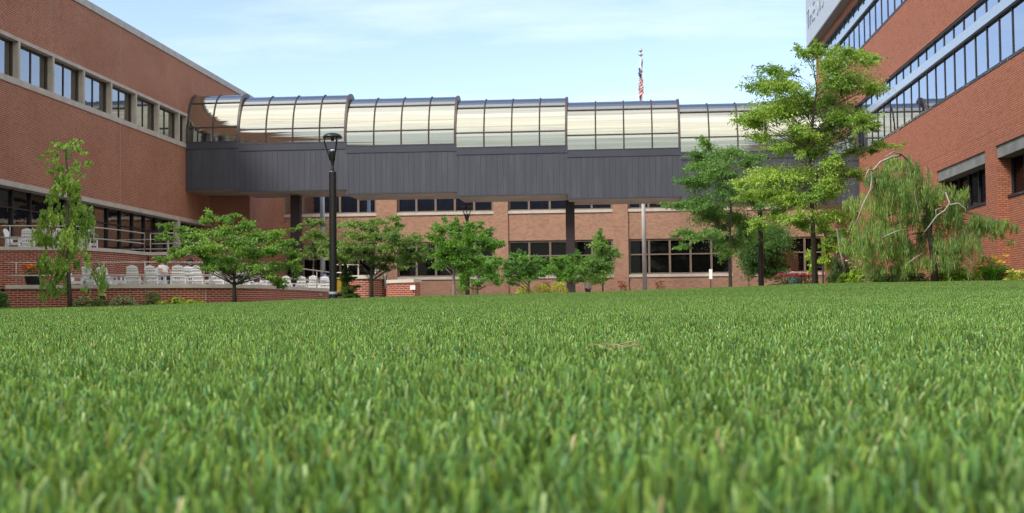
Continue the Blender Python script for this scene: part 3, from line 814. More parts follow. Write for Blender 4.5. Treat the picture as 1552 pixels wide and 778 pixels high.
# ------------------------------------------------------------------ people
def skin_obj(name, verts, edges, radii, mats, parent, sub=2, root=0):
    me = bpy.data.meshes.new(name); me.from_pydata([tuple(v) for v in verts], edges, []); me.materials.append(MAT[mats])
    o = bpy.data.objects.new(name, me); COL.objects.link(o); o.parent = parent
    md = o.modifiers.new('skin', 'SKIN'); md.use_smooth_shade = True
    sv = me.skin_vertices[0].data
    for i, r in enumerate(radii): sv[i].radius = (r, r) if not hasattr(r, '__len__') else r; sv[i].use_root = i == root
    s = o.modifiers.new('sub', 'SUBSURF'); s.levels = sub; s.render_levels = sub
    return o
def person(loc, rz, pose, label, shirt, trousers, hair, sleeves=.5):
    t = empty('person', loc, label, 'person', None, rz)
    if pose == 'sit':
        pel, che, nec, hd, top = (0, .06, .47), (0, .20, .80), (0, .255, 1.0), (0, .235, 1.11), (0, .225, 1.19)
        hip, kne, ank, toe = (.10, .02, .46), (.14, -.40, .50), (.14, -.44, .08), (.15, -.60, .04)
        sho, elb, wri, hnd = (.19, .225, .925), (.29, .02, .66), (.20, -.20, .64), (.17, -.28, .64)
    else:
        pel, che, nec, hd, top = (0, 0, .95), (0, .01, 1.28), (0, .015, 1.47), (0, -.01, 1.58), (0, -.01, 1.67)
        hip, kne, ank, toe = (.10, 0, .92), (.11, -.03, .50), (.11, .03, .08), (.12, -.13, .04)
        sho, elb, wri, hnd = (.19, .02, 1.40), (.26, .03, 1.12), (.24, -.08, .88), (.23, -.11, .80)
    V = [pel, che, nec, hd, top]; E = [(0, 1), (1, 2), (2, 3), (3, 4)]; Rr = [.125, .14, .055, .092, .075]
    f = (0, -1)
    for s in (-1, 1):
        m_ = lambda p: (p[0]*s, p[1], p[2])
        b = len(V); V += [m_(hip), m_(kne), m_(ank), m_(toe)]; E += [(0, b), (b, b+1), (b+1, b+2), (b+2, b+3)]; Rr += [.085, .058, .042, .035]
        b = len(V); V += [m_(sho), m_(elb), m_(wri), m_(hnd)]; E += [(1, b), (b, b+1), (b+1, b+2), (b+2, b+3)]; Rr += [.06, .042, .028, .032]
        d = np.array(hnd)-np.array(wri); d /= np.linalg.norm(d); sx = np.array((0, 0, 1.0)) if pose != 'sit' else np.array((1.0, 0, 0)); sx = np.cross(d, (0, 1, 0)) if pose != 'sit' else sx
        for k, L in enumerate((.070, .082, .086, .078)):
            p0 = np.array(hnd)+sx*(k-1.5)*.016+d*.025; p1 = p0+d*L*.55+np.array((0, 0, -.008)); p2 = p1+d*L*.45+np.array((0, 0, -.02))
            j = len(V); V += [m_(p0), m_(p1), m_(p2)]; E += [(b+3, j), (j, j+1), (j+1, j+2)]; Rr += [.010, .009, .008]
        p0 = np.array(wri)+d*.03+sx*.03; p1 = p0+d*.04+sx*.015; j = len(V); V += [m_(p0), m_(p1)]; E += [(b+2, j), (j, j+1)]; Rr += [.012, .009]
    h = np.array(hd)
    for off, r in (((0, -.105, .0), .016), ((.088, .0, .0), .014), ((-.088, .0, .0), .014)):     # nose, ears
        V.append(tuple(h+np.array(off))); E.append((3, len(V)-1)); Rr.append(r)
    skin_obj('body', V, E, Rr, 'skin', t)
    V = [(pel[0], pel[1], pel[2]+.02), che, (nec[0], nec[1], nec[2]-.05)]; E = [(0, 1), (1, 2)]; Rr = [.142, .160, .085]
    for s in (-1, 1):
        b = len(V); e = tuple(np.array(sho)+(np.array(elb)-np.array(sho))*sleeves); V += [(sho[0]*s, *sho[1:]), (e[0]*s, *e[1:])]; E += [(1, b), (b, b+1)]; Rr += [.076, .062]
    skin_obj('shirt', V, E, Rr, shirt, t)
    V = [pel]; E = []; Rr = [.140]
    for s in (-1, 1):
        b = len(V); a = np.array(ank)+np.array((0, 0, .05)); V += [(hip[0]*s, *hip[1:]), (kne[0]*s, *kne[1:]), (a[0]*s, a[1], a[2])]; E += [(0, b), (b, b+1), (b+1, b+2)]; Rr += [.100, .074, .06]
    skin_obj('trousers', V, E, Rr, trousers, t)
    m = MB(); c = h+np.array((0, .018, .035)); n = 14
    prof = [(.0, .125), (.06, .112), (.095, .075), (.108, .02), (.104, -.04), (.085, -.09)]
    b0 = len(m.v)
    for r, z in prof:
        for j in range(n):
            a = 2*math.pi*j/n; yy = r*math.sin(a); zz = z+(0 if yy > -.02 or z > 0 else .07); m.v.append((c[0]+r*math.cos(a), c[1]+yy*1.05, c[2]+zz))
    for i in range(len(prof)-1):
        for j in range(n):
            k = (j+1) % n; m.f.append((i*n+j, i*n+k, (i+1)*n+k, (i+1)*n+j)); m.u.append([(0, 0)]*4); m.mi.append(0)
    m.build('hair', hair, t, (0, 0, 0), True)
    return t
x, y = chair_pos[253]; person((x, y, TF), R(70), 'sit', 'person in white shirt and blue jeans lounging in a white chair', 'shirt_white', 'denim', 'hair_dark')
x, y = chair_pos[288]; person((x, y, TF), R(200), 'sit', 'dark haired person in dark clothes sitting on the lower terrace', 'navy', 'navy', 'hair_dark')
x, y = chair_pos[494]; person((x, y, TF), R(182), 'sit', 'person in bright blue top sitting behind the tall lamp post', 'shirt_blue', 'navy', 'hair_dark')
x, y = chair_pos[('u', 133)]; person((x, y, ZUC-.1), R(185), 'sit', 'person in pale blue shirt sitting on the upper terrace', 'shirt_pale', 'denim', 'hair_auburn', .9)
x, y = chair_pos[('u', 66)]; person((x, y, ZUC-.1), R(20), 'sit', 'person sitting on the upper terrace half hidden by the weeping tree', 'shirt_grey', 'trousers_dark', 'hair_dark')
p = atY(891, 440, 80); person((p[0], 80, .30), R(20), 'stand', 'person in grey top and dark trousers walking below the small round trees', 'shirt_grey', 'trousers_dark', 'hair_dark')
p = atY(1197, 425, 68); person((p[0], 68, .45), R(-10), 'stand', 'auburn haired person in white top behind the pink flowers', 'shirt_white', 'trousers_dark', 'hair_auburn')

# ------------------------------------------------------------------ lamps, poles, flag, boards
def make_lamp():
    t = empty('lamp_post', (0, 0, 0), 'x', 'lamp post', 'black lamp posts around the lawn')
    m = MB(); m.lathe([(.19, 0), (.19, .10), (.155, .14), (.150, .30), (.138, .32)], n=20); m.build('base_cover', 'black_paint', t, smooth=False)
    m = MB(); m.lathe([(.146, .25), (.155, .26), (.155, .33), (.14, .34)], n=20); m.build('collar', 'pole_grey', t)
    m = MB(); m.lathe([(.132, .30), (.128, 4.58), (.11, 4.62), (.0, 4.62)], n=20); m.build('pole', 'black_paint', t, smooth=False)
    m = MB(); m.lathe([(.05, 4.62), (.06, 4.70), (.045, 4.74), (.05, 4.86), (.075, 4.98), (.115, 5.28), (.12, 5.33), (.10, 5.35), (0, 5.35)], n=18); m.build('neck', 'black_paint', t, smooth=True)
    m = MB(); m.lathe([(.095, 5.352), (.08, 5.385), (0, 5.40)], n=16); m.build('lens', 'lamp_lens', t, smooth=True)
    for k in range(3):
        a = R(90+120*k+90); pts = []
        for u, r_ in ((0, .075), (.2, .125), (.5, .215), (.8, .285), (1, .295)): pts.append((r_*math.cos(a), r_*math.sin(a), 5.0+.83*u))
        m = MB(); m.tube(pts, [.036, .032, .029, .029, .034], 6); m.build('arm', 'black_paint', t, smooth=True)
    m = MB(); m.lathe([(0, 5.985), (.12, 5.975), (.24, 5.94), (.33, 5.875), (.345, 5.83), (.33, 5.79), (.27, 5.80), (0, 5.82)], n=28); m.build('hood', 'black_paint', t, smooth=True)
    m = MB(); m.box(-.055, .055, .02, .12, 5.70, 5.80); m.build('sensor', 'black_paint', t)
    return t
lp = make_lamp()
p = atY(505, 450, 43.6); place(lp, False, (p[0], 43.6, lawn_z(p[0], 43.6)-.02), R(15), 'tall black lamp post on the lawn edge in front of the curved wall')
p = atY(708.5, 440, 76); place(lp, True, (p[0], 76, .55), R(40), 'distant black lamp post rising through the trees below the skybridge')
p = atY(1154, 430, 64); place(lp, True, (p[0], 64, .32), R(70), 'black lamp post with its head hidden in the tall tree')

def pole(name, label, cat, pts, r, mat):
    o = pts[0]; t = empty(name, o, label, cat)
    m = MB(); m.tube(pts, r, 14); m.build('shaft', mat, t, o, True); 
    m = MB(); m.lathe([(r[0]*1.7, o[2]), (r[0]*1.6, o[2]+.12), (r[0]*1.05, o[2]+.2)], (o[0], o[1]), 14); m.build('base_cover', mat, t, o)
    return t, o
pb = atY(977.5, 440, 84.5); pt = atY(970.2, 84, 84.5); pt[0] = pb[0]+(pt[0]-pb[0])*.6
fp, fo = pole('flagpole', 'tall tapering pale grey flagpole standing behind the skybridge', 'flagpole', [(pb[0], 84.5, .3), (pb[0]+.3*(pt[0]-pb[0]), 84.5, 6), (pt[0], 84.5, pt[2])], [.155, .14, .055], 'flagpole_paint')
m = MB(); m.lathe([(.0, pt[2]), (.16, pt[2]+.0), (.16, pt[2]+.05), (.04, pt[2]+.08), (.03, pt[2]+.2), (.11, pt[2]+.26), (.13, pt[2]+.33), (.08, pt[2]+.42), (0, pt[2]+.46)], (pt[0], 84.5), 14); m.build('finial', 'gold', fp, fo, True)
def flag():
    m = MB(); nu, nv = 64, 26; L, Hh = 2.7, 1.45
    xt, zt = pt[0], pt[2]-.12
    def pos(i, j):
        u = L*i/nu; v = Hh*j/nv; amp = min(1, u/.5)
        x = xt+.05+.02*v+(.13*math.sin(u*4.6+v*2.2)+.05*math.sin(u*11+v*5)-.05*u)*amp+.03*math.sin(v*9)
        y = 84.5-.09-.13*amp*math.cos(u*5.5+v*3.1)-.05*math.sin(v*7+u*6)
        return (x, y, zt-v-u*.86)
    for i in range(nu):
        for j in range(nv):
            u = L*i/nu; v = j/nv; s = int(v*13)
            if u < L*.40 and v < 7/13: mi = 1 if (i % 5 == 2 and j % 3 == 1) else 2
            else: mi = 0 if s % 2 == 0 else 1
            m.face([pos(i, j), pos(i+1, j), pos(i+1, j+1), pos(i, j+1)], [(0, 0)]*4, mi)
    tag(m.build('flag', ['flag_red', 'flag_white', 'flag_blue'], smooth=True), 'limp red white and blue striped flag hanging at the top of the flagpole', 'flag')
flag()
pb = atY(489, 430, 80.5); pole('steel_pole', 'slim pale bluish pole rising behind the terrace by the dark column', 'pole', [(pb[0], 80.5, .3), (pb[0], 80.5, 9.2)], [.17, .15], 'pale_pole')

def board():
    Y = 79.0; p = atY(1196.5, 410, Y); w = 13.4/F*Y; z0, z1 = atY(1196, 409.5, Y)[2], atY(1196, 383, Y)[2]; zp = atY(1196, 372, Y)[2]
    o = (p[0], Y, .3); t = empty('notice_board', o, 'brown board with a peaked crest on a post in front of the dark window', 'board')
    m = MB(); x = p[0]
    pr = [(-w, z0), (w, z0), (w, z1), (w*.42, z1), (w*.22, z1+.25), (w*.12, zp), (-w*.12, zp), (-w*.22, z1+.25), (-w*.42, z1), (-w, z1)]
    f = [(x+a, Y, b) for a, b in pr]; k = [(x+a, Y+.08, b) for a, b in pr]; m.face(f); m.face(k[::-1])
    for i in range(len(pr)): j = (i+1) % len(pr); m.face([f[j], f[i], k[i], k[j]])
    m.build('panel', 'board_brown', t, o)
    m = MB(); m.box(x-.09, x+.09, Y+.09, Y+.25, .3, z1); m.build('post', 'board_brown', t, o)
    m = MB(); m.box(x-w*.84, x-w*.70, Y-.02, Y-.003, z0+.12, z0+.26); m.build('label_plate', 'white_paint', t, o)
board()
Y = 71; p = atY(1077, 411, Y); o = (p[0], Y, .3); t = empty('path_sign', o, 'narrow white sign on a thin dark post under the dark green tree', 'sign')
m = MB(); m.box(p[0]-.09, p[0]+.09, Y-.02, Y, p[2]-.45, p[2]+.1); m.build('plate', 'white_paint', t, o)
m = MB(); m.box(p[0]-.03, p[0]+.03, Y+.003, Y+.06, .3, p[2]); m.build('post', 'bronze', t, o)
x, y = chair_pos[494]; p = atY(513, 421, y+1.0); o = (p[0]-.05, y+1.2, TF); t = empty('litter_bin', o, 'yellow bin mostly hidden behind the tall lamp post', 'bin')
m = MB(); m.lathe([(.15, .0), (.18, .75), (.16, .75), (.14, .05), (0, .05)], n=16); m.build('drum', 'yellow', t)
m = MB(); m.lathe([(.19, .75), (.195, .80), (.15, .86), (0, .88)], n=16); m.build('lid', 'yellow', t)
# ------------------------------------------------------------------ foliage
def unit(v): return v/(np.linalg.norm(v, axis=-1, keepdims=True)+1e-9)
def leaf_quads(P, D, L, Wd, up=1.0, droop=.15):
    n = len(P); N = unit(rng.normal(0, .7, (n, 3))+np.array([0, 0, up])); S = unit(np.cross(D, N)); D = unit(D)
    L = L[:, None]; Wd = Wd[:, None]; mid = P+D*L*.45; tip = P+D*L-np.array([0, 0, 1])*L*droop
    return np.stack([P, mid+S*Wd/2, tip, mid-S*Wd/2], 1)
def ground_z(x, y): return float(lawn_z(x, y)) if y < 50 else .3
def tree(name, label, org, sc, Y, trunk, clusters, r0=.09, leaf=.11, asp=.55, dens=1.0, cols=((.06, .13, .022), (.10, .18, .03)), style='spray', depth=.8, bark='bark', group='trees around the lawn', seed=1, bz=None, r1=.03, cat='tree', limbr=.016, extra=None, sat=2, rad=1.35, lum=1.0):
    global rng
    rng = np.random.default_rng(seed)
    px = lambda a, b: (org[0]+a/sc, org[1]+b/sc)
    T = [atY(*px(*t), Y) for t in trunk]
    gz = ground_z(T[0][0], Y) if bz is None else bz
    T[0][2] = gz-.15
    base = (T[0][0], Y, gz); t = empty(name, base, label, cat, group)
    T = np.array(T); m = MB(); rr = np.linspace(r0, r1, len(T)); rr[0] *= 1.25
    for i in range(1, len(T)-1): T[i, 1] += rng.normal(0, .06)
    m.tube(T, rr, 8); m.build('trunk', bark, t, base, True)
    cx = np.array([px(c[0], c[1])[0] for c in clusters]); hw = (cx.max()-cx.min())/2+10; mx = (cx.max()+cx.min())/2
    lm = MB(); Vs, Cs = [], []
    seg = T[1:]-T[:-1]
    big = list(clusters)
    for c in big[:]:
        for q in range(sat if style != 'weep' else 1):
            k = rng.uniform(.5, .8)
            big.append((c[0]+rng.normal(0, .75)*c[2], c[1]+rng.normal(0, .6)*c[3], c[2]*k, c[3]*k)+tuple(c[4:]))
    leaf = leaf*.8
    for ci, c in enumerate(big):
        a, b = px(c[0], c[1]); rx, rz = c[2]/sc/F*Y*rad, c[3]/sc/F*Y*rad; ry = (rx+rz)/2*1.15
        h = math.sqrt(max(.12, 1-((a-mx)/hw)**2))*hw/F*Y*depth
        dy = rng.uniform(-1, 1)*h; C = atY(a, b, Y+dy)
        # limb from the trunk
        hd = math.hypot(C[0]-np.interp(C[2], T[:, 2], T[:, 0]), dy); za = np.clip(C[2]-hd*(.55 if style != 'weep' else -.25), T[0, 2]+(T[-1, 2]-T[0, 2])*.45, T[-1, 2])
        A = np.array([np.interp(za, T[:, 2], T[:, i]) for i in range(3)]); Mid = (A+C)/2+np.array([rng.normal(0, .06), rng.normal(0, .06), .10*hd])
        us = np.linspace(0, 1, 6)[:, None]; pts = (1-us)**2*A+2*us*(1-us)*Mid+us*us*C
        lr = limbr*(.7+.35*hd)*(1 if ci < len(clusters) else .6); lm.tube(pts, np.linspace(lr*1.3, lr*.45, 6), 5, cap=False)
        area = math.pi*rx*rz; n = int(max(40, dens*8.5*area/(leaf*leaf*asp))); nt_ = max(6, n//50)
        if style == 'weep':
            st = C+np.stack([rng.uniform(-1, 1, nt_)*rx*.8, rng.uniform(-1, 1, nt_)*ry*.8, rng.uniform(.0, 1, nt_)*rz], 1)
            en = st+np.stack([rng.normal(0, .08, nt_), rng.normal(0, .08, nt_), -rng.uniform(.5, 1.5, nt_)*rz], 1)
        else:
            d = unit(rng.normal(0, 1, (nt_, 3))*np.array([1, 1, .8])+np.array([0, 0, .12])); e = np.array([rx, ry, rz])
            st = C-d*e*.15; en = C+d*e*rng.uniform(.45, 1.25, (nt_, 1))
            hor = unit((C-A)*np.array([1, 1, 0])); en = en+hor*rx*.22; 
            if style == 'droop': en[:, 2] -= rng.uniform(0, .5, nt_)*rz
        for k in range(0, nt_, 2): lm.tube([st[k], (st[k]+en[k])/2+np.array([0, 0, .02]), en[k]], [.008, .006, .003], 3, cap=False)
        k = rng.integers(nt_, size=n); u = rng.beta(1.5, 1.1, n)*1.04
        P = st[k]+(en[k]-st[k])*u[:, None]+rng.normal(0, 1, (n, 3))*np.array([.25*rx, .25*ry, .22*rz])*(.55 if style != 'weep' else .34)
        D = unit(en[k]-st[k])*.7+rng.normal(0, .6, (n, 3))+np.array([0, 0, -.25])
        if style == 'weep': D = D*.5+np.array([0, 0, -1.0])
        L = leaf*rng.uniform(.65, 1.3, n); V = leaf_quads(P, unit(D), L, L*asp*rng.uniform(.8, 1.2, n), .22)
        mixf = np.clip(rng.normal(c[4] if len(c) > 4 else .45, .22), 0, 1); f = np.clip(rng.normal(mixf, .22, (n, 1)), 0, 1)
        col = (np.array(cols[0])*(1-f)+np.array(cols[1])*f)*rng.uniform(1.35, 2.3, (n, 1))*lum*np.array([1.18, 1.04, 1.15]); Vs.append(V); Cs.append(col)
    lm.build('branches', bark, t, base)
    quads_obj('crown', np.concatenate(Vs), np.concatenate(Cs), 'leaf', t, base)
    if extra:
        m = MB()
        for pl_, r in extra: m.tube([atY(*px(a, b), Y+dy2*1.7) for a, b, dy2 in pl_], np.linspace(r*1.25, r*.6, len(pl_)), 7)
        m.build('bare_branch', 'bark_pale', t, base, True)
    return t
O7 = (980, 60); S7 = 778/380
tree('tall_tree', 'tall airy bright green tree with layered sprays in front of the office block', O7, S7, 47.0,
     [(524, 757), (515, 560), (508, 400), (517, 250), (528, 150), (512, 50)],
     [(505,38,38,24,.2),(470,25,15,10,.3),(575,75,60,38,.5),(655,60,60,22,.6),(610,125,70,42,.5),(700,152,45,20,.5),(690,60,35,14,.7),(400,95,42,22,.45),(355,140,48,28,.45),(430,148,58,32,.5),(340,255,52,26,.6),(300,250,25,12,.6),
      (420,220,66,34,.5),(498,205,55,48,.35),(560,200,56,56,.15),(600,245,52,42,.1),(655,250,38,24,.2),(560,290,55,36,.15),(640,345,46,22,.4),(735,328,38,13,.3),(690,265,25,16,.3),(450,330,58,28,.5),(470,285,50,25,.6),
      (400,428,68,32,.9),(350,440,40,25,.9),(470,425,58,38,.85),(540,430,58,38,.75),(380,482,58,24,.8),(440,500,58,28,.7),(540,480,58,28,.7),(590,402,48,32,.5),(640,420,33,18,.5),(400,545,43,26,.6),(470,552,48,28,.5),(570,550,56,28,.5),(520,350,40,26,.4)],
     r0=.095, r1=.015, leaf=.125, asp=.5, dens=.62, cols=((.066, .140, .026), (.145, .240, .044)), depth=.75, bark='bark', seed=11, sat=2, rad=1.3, limbr=.012, lum=1.15)
tree('maple_tree', 'dark green layered tree left of the tall airy tree', O7, S7, 60.0, [(260, 765), (258, 640), (263, 480), (235, 360)],
     [(185,318,26,18),(228,350,48,30),(170,382,43,27),(240,412,58,38),(320,370,38,28),(168,440,43,27),(250,470,58,38),(108,508,44,16),(178,500,53,25),(320,480,38,43),(200,545,58,25),(272,545,48,30),(140,602,42,18),(200,600,53,20),(250,620,58,30),(300,590,30,36),(250,662,33,18),(120,640,25,14)],
     r0=.08, leaf=.125, dens=.70, cols=((.042, .108, .028), (.085, .178, .040)), style='droop', seed=12, sat=2, rad=1.22, lum=1.1, limbr=.012)
tree('shrub_tree', 'dense dark green upright shrub behind the right lamp post', O7, S7, 68.0, [(350, 770), (350, 680), (355, 590)],
     [(350,600,55,40),(330,650,45,45),(385,650,42,45),(345,710,38,28),(395,700,30,30),(320,610,30,40)], r0=.06, leaf=.12, dens=1.1, cols=((.03, .085, .022), (.065, .14, .03)), seed=13, bz=.3)
OW = (1225, 320); SW = 6.767
tree('weeping_shrub', 'young bright green tree right of the tall trunk beside the bare weeping stem', OW, SW, 57.0, [(150, 740), (150, 500), (170, 200)],
     [(150,190,60,70,.5),(200,330,62,70,.6),(170,480,55,55,.7),(255,250,50,60,.4),(335,250,50,50,.5),(300,380,45,60,.6),(230,540,50,40,.7),(380,420,40,40,.7),(40,470,30,70,.9),(30,600,20,40,.9)], r0=.05, leaf=.13, dens=1.1, cols=((.045, .105, .02), (.15, .25, .03)), seed=14, bz=.6)
tree('weeping_conifer', 'small weeping conifer with a bare pale leaning stem', OW, SW, 53.0, [(405, 735), (345, 490), (318, 400), (300, 210), (285, 180)],
     [(330,600,60,70),(290,640,50,60),(390,640,40,50),(300,520,35,60),(350,540,30,50),(250,660,30,40)], r0=.05, leaf=.22, asp=.12, dens=.9, cols=((.018, .05, .014), (.05, .10, .025)), style='weep', bark='bark_pale', seed=15, bz=.75)
OP = (1290, 210); SP = 3.382
tree('weeping_pine', 'large weeping pine with looping bare grey branches by the brick office block', OP, SP, 42.0,
     [(430, 722), (418, 600), (405, 500), (397, 330), (372, 240), (330, 170)],
     [(220,125,58,36),(270,110,40,24),(125,200,52,55),(220,215,84,62),(320,215,62,66),(120,325,85,58,.8),(225,325,84,66,.8),(325,325,66,66),(500,258,76,32),(555,290,40,38),(500,375,88,48),(600,418,78,38),(700,430,58,34),(790,438,46,34),(90,440,78,58,.8),(200,450,98,58,.8),
      (120,560,88,48,.6),(230,560,88,58),(320,515,66,66),(495,478,78,56),(565,540,66,58),(520,625,48,48),(200,645,120,40),(330,625,66,46),(400,300,36,60),(400,420,40,60),(818,520,13,9),(745,470,30,22),(640,470,40,36),(60,500,40,60)],
     r0=.11, leaf=.20, asp=.11, dens=.40, lum=1.12, cols=((.060, .128, .034), (.135, .218, .054)), style='weep', depth=.55, bark='bark', seed=16, r1=.045, limbr=.010,
     extra=[([(330,170,0),(290,110,-.3),(265,85,-.4),(210,95,-.5),(150,120,-.6),(110,165,-.7),(100,260,-.7),(60,340,-.8),(20,450,-.8)], .034), ([(265,85,-.4),(215,70,-.6),(175,95,-.7)], .022),
            ([(110,165,-.7),(90,160,-.8),(75,190,-.8),(75,230,-.8)], .022), ([(345,200,-.1),(330,230,-.5),(325,290,-.7),(345,370,-.8)], .022), ([(410,320,0),(450,295,-.5),(485,280,-.8),(505,330,-.9),(480,370,-.9),(440,395,-.9),(400,450,-.9),(370,490,-.8)], .028),
            ([(505,340,-.9),(550,332,-.9),(585,360,-.9),(590,385,-.9)], .022), ([(435,395,-.9),(435,365,-.9),(470,355,-.9)], .018), ([(160,510,-.6),(200,490,-.8),(250,470,-.8),(300,470,-.5)], .022), ([(370,590,-.4),(330,610,-.8),(290,640,-.9)], .016)])
O2 = (230, 310); S2 = 4.8625
tree('crabapple_tree', 'low spreading bright green tree in front of the white chairs', O2, S2, 43.5, [(610, 738), (604, 600), (606, 500), (600, 380)],
     [(427,70,16,24),(405,125,45,32),(600,78,48,12),(535,105,45,25),(230,180,78,30),(110,250,42,20),(75,250,20,12),(290,240,68,44),(420,220,78,44),(560,200,78,44),(700,165,66,38),(640,280,78,44),(480,310,78,44),(340,330,68,44),(200,330,66,28),(105,400,58,20),(430,400,76,38),(560,400,78,44),(700,360,78,48),(830,250,78,44),(900,205,58,24),(860,340,78,48),
      (975,290,54,36),(1030,370,54,34),(1000,450,56,30),(780,460,78,38),(640,470,68,38),(520,470,58,30),(900,470,68,34),(950,565,46,32),(665,535,35,26),(1062,520,22,22),(1050,185,18,10),(180,380,50,22),(860,540,40,25)],
     r0=.075, leaf=.105, dens=.95, lum=1.15, cols=((.050, .120, .022), (.105, .20, .034)), seed=17, limbr=.009)
O3 = (370, 300); S3 = 5.186
tree('crabapple_tree', 'wide flat topped green tree right of the tall lamp post', O3, S3, 46.0, [(1000, 772), (1000, 640), (1004, 560), (1000, 440)],
     [(690,360,78,42),(850,212,78,36),(960,222,68,38),(1060,190,58,28),(1165,168,56,22),(1210,215,34,24),(920,300,88,48),(1060,300,88,48),(1180,300,78,44),(820,390,88,44),(960,400,78,44),(1100,400,78,44),(1230,380,78,44),(1325,325,56,38),(1400,400,46,48),(740,440,78,36),(860,480,78,32),(1000,480,68,34),(1130,480,78,38),(1260,470,78,42),(1370,480,46,36),(1100,540,58,22),(1260,540,54,26),(800,500,50,18),(900,200,30,16)],
     r0=.075, leaf=.105, dens=.85, lum=1.2, cols=((.060, .115, .032), (.110, .180, .046)), seed=18, limbr=.009)
tree('thin_tree', 'sparse light green young tree behind the terrace beside the bluish pole', O3, S3, 66.0, [(545, 640), (545, 500), (540, 300)],
     [(520,200,55,38),(560,280,66,36),(500,320,48,28),(545,400,56,44),(500,450,42,20),(600,200,30,22),(630,330,40,30),(590,420,40,30)], r0=.05, leaf=.13, dens=.75, cols=((.055, .11, .03), (.13, .20, .05)), seed=19, bz=1.0)
O4 = (660, 290); S4 = 4.865
tree('maple_tree', 'green young tree with pale trunk and two upright shoots left of the distant lamp', O4, S4, 52.0, [(138, 768), (135, 620), (140, 500), (130, 360)],
     [(72,215,13,24),(155,218,12,28),(20,240,24,20),(60,285,58,40),(150,292,58,44),(232,275,58,38),(312,262,28,18),(38,362,58,50),(150,380,68,58),(260,350,68,50),(350,342,54,30),(405,310,18,9),(445,388,44,34),(390,412,46,38),(60,460,68,58),(160,480,68,58),(260,450,58,50),(45,545,48,36),(175,570,58,38),(240,520,40,40)],
     r0=.07, leaf=.115, dens=1.0, lum=1.1, cols=((.035, .105, .018), (.085, .19, .026)), bark='bark_pale', seed=20)
tree('small_tree', 'small leafy tree just right of the distant lamp post', O4, S4, 58.0, [(310, 772), (310, 700), (328, 580)],
     [(330,500,66,40),(420,540,58,40),(300,580,66,48),(390,620,66,46),(450,662,38,22),(260,600,36,40),(200,640,38,56),(215,700,28,30),(330,660,50,26)], r0=.04, leaf=.115, dens=1.0, lum=1.1, cols=((.040, .115, .022), (.080, .19, .032)), seed=21)
O5 = (760, 370); S5 = 9.129
tree('small_tree', 'small round tree between the distant lamp and the dark bridge column', O5, S5, 60.0, [(376, 690), (380, 560), (385, 420)],
     [(255,92,16,22),(230,180,86,44),(100,260,84,48),(330,222,86,56),(470,215,76,46),(200,340,104,66),(380,340,104,66),(90,420,84,56),(260,470,96,46),(420,450,86,56),(540,350,66,60),(150,540,56,22),(60,330,50,40)], r0=.045, leaf=.11, dens=1.0, lum=1.1, cols=((.035, .105, .022), (.075, .175, .030)), seed=22)
tree('small_tree', 'small spreading tree right in front of the dark bridge column', O5, S5, 60.0, [(985, 690), (982, 560), (955, 420)],
     [(1045,145,44,36),(870,200,76,44),(980,230,86,56),(760,250,76,46),(720,350,86,66),(870,340,96,76),(1000,340,76,66),(820,450,86,46),(940,470,86,46),(1085,480,76,44),(640,300,56,46),(1100,250,60,50),(640,400,40,40)], r0=.045, leaf=.11, dens=1.0, lum=1.1, cols=((.040, .115, .018), (.085, .19, .028)), seed=23)
tree('columnar_tree', 'slim upright green tree between the bridge column and the flagpole', (680, 270), 3.88, 62.0, [(910, 690), (905, 600), (898, 380)],
     [(890,345,26,28),(880,395,40,32),(902,438,48,38),(890,490,58,42),(900,540,66,42),(880,580,70,36),(840,522,42,36),(805,560,40,36),(890,320,12,18)], r0=.04, leaf=.115, dens=1.0, lum=1.1, cols=((.05, .125, .03), (.11, .20, .045)), seed=24)
tree('young_conifer', 'small dark green conifer at the foot of the lamp post', (500, 360), 7.76, 46.5, [(215, 730), (205, 560), (190, 330)],
     [(188,340,14,24),(185,385,30,28),(200,430,42,26),(190,480,55,30),(200,515,48,22),(180,560,40,22),(215,600,66,30),(210,650,78,34),(220,690,76,26),(250,480,30,16)], r0=.035, leaf=.075, asp=.3, dens=1.3, cols=((.022, .062, .012), (.06, .115, .020)), seed=25, group='trees around the lawn', limbr=.006)
OB = (40, 200); SB = 5.985; K = SB/4.325
cb = [(240,95,24,16),(430,70,52,22),(220,160,42,24),(330,120,56,32),(460,140,42,26),(340,200,56,32),(250,250,46,28),(300,300,54,36),(475,290,32,46),(400,340,44,26),(250,430,34,44),(330,480,36,36),(450,450,40,44),(500,385,16,26),(130,222,10,12),(330,400,56,46),(280,520,52,54),(420,520,52,54),(350,450,46,54),(235,570,44,50),(455,590,44,50),(578,265,10,10),(540,180,10,8)]
cb2 = [(140,100,48,46),(90,200,36,64),(180,110,46,54),(270,90,56,56),(350,80,56,56),(400,150,42,56),(150,270,56,56),(270,230,56,70),(360,250,46,56),(130,390,46,46),(240,400,56,56),(390,385,24,44),(290,330,54,56),(120,470,34,50),(130,560,32,54),(240,510,46,60),(200,620,44,34),(110,650,24,24),(500,540,16,56),(455,500,16,44),(400,590,12,24),(420,120,20,40),(80,260,20,50),(500,620,14,30)]
cb += [(a*K, 598.5+b*K, c*K, d*K) for a, b, c, d in cb2]
tree('weeping_tree', 'tall narrow weeping tree in front of the terraces at the left', OB, SB, 43.0, [(288*K, 598.5+735*K), (285*K, 598.5+500*K), (278*K, 598.5+200*K), (375, 560), (362, 380), (350, 230), (370, 70)],
     cb, r0=.075, r1=.02, leaf=.115, asp=.62, dens=.62, lum=1.5, cols=((.065, .135, .026), (.130, .215, .042)), style='weep', depth=.7, seed=26, limbr=.006, rad=1.35)

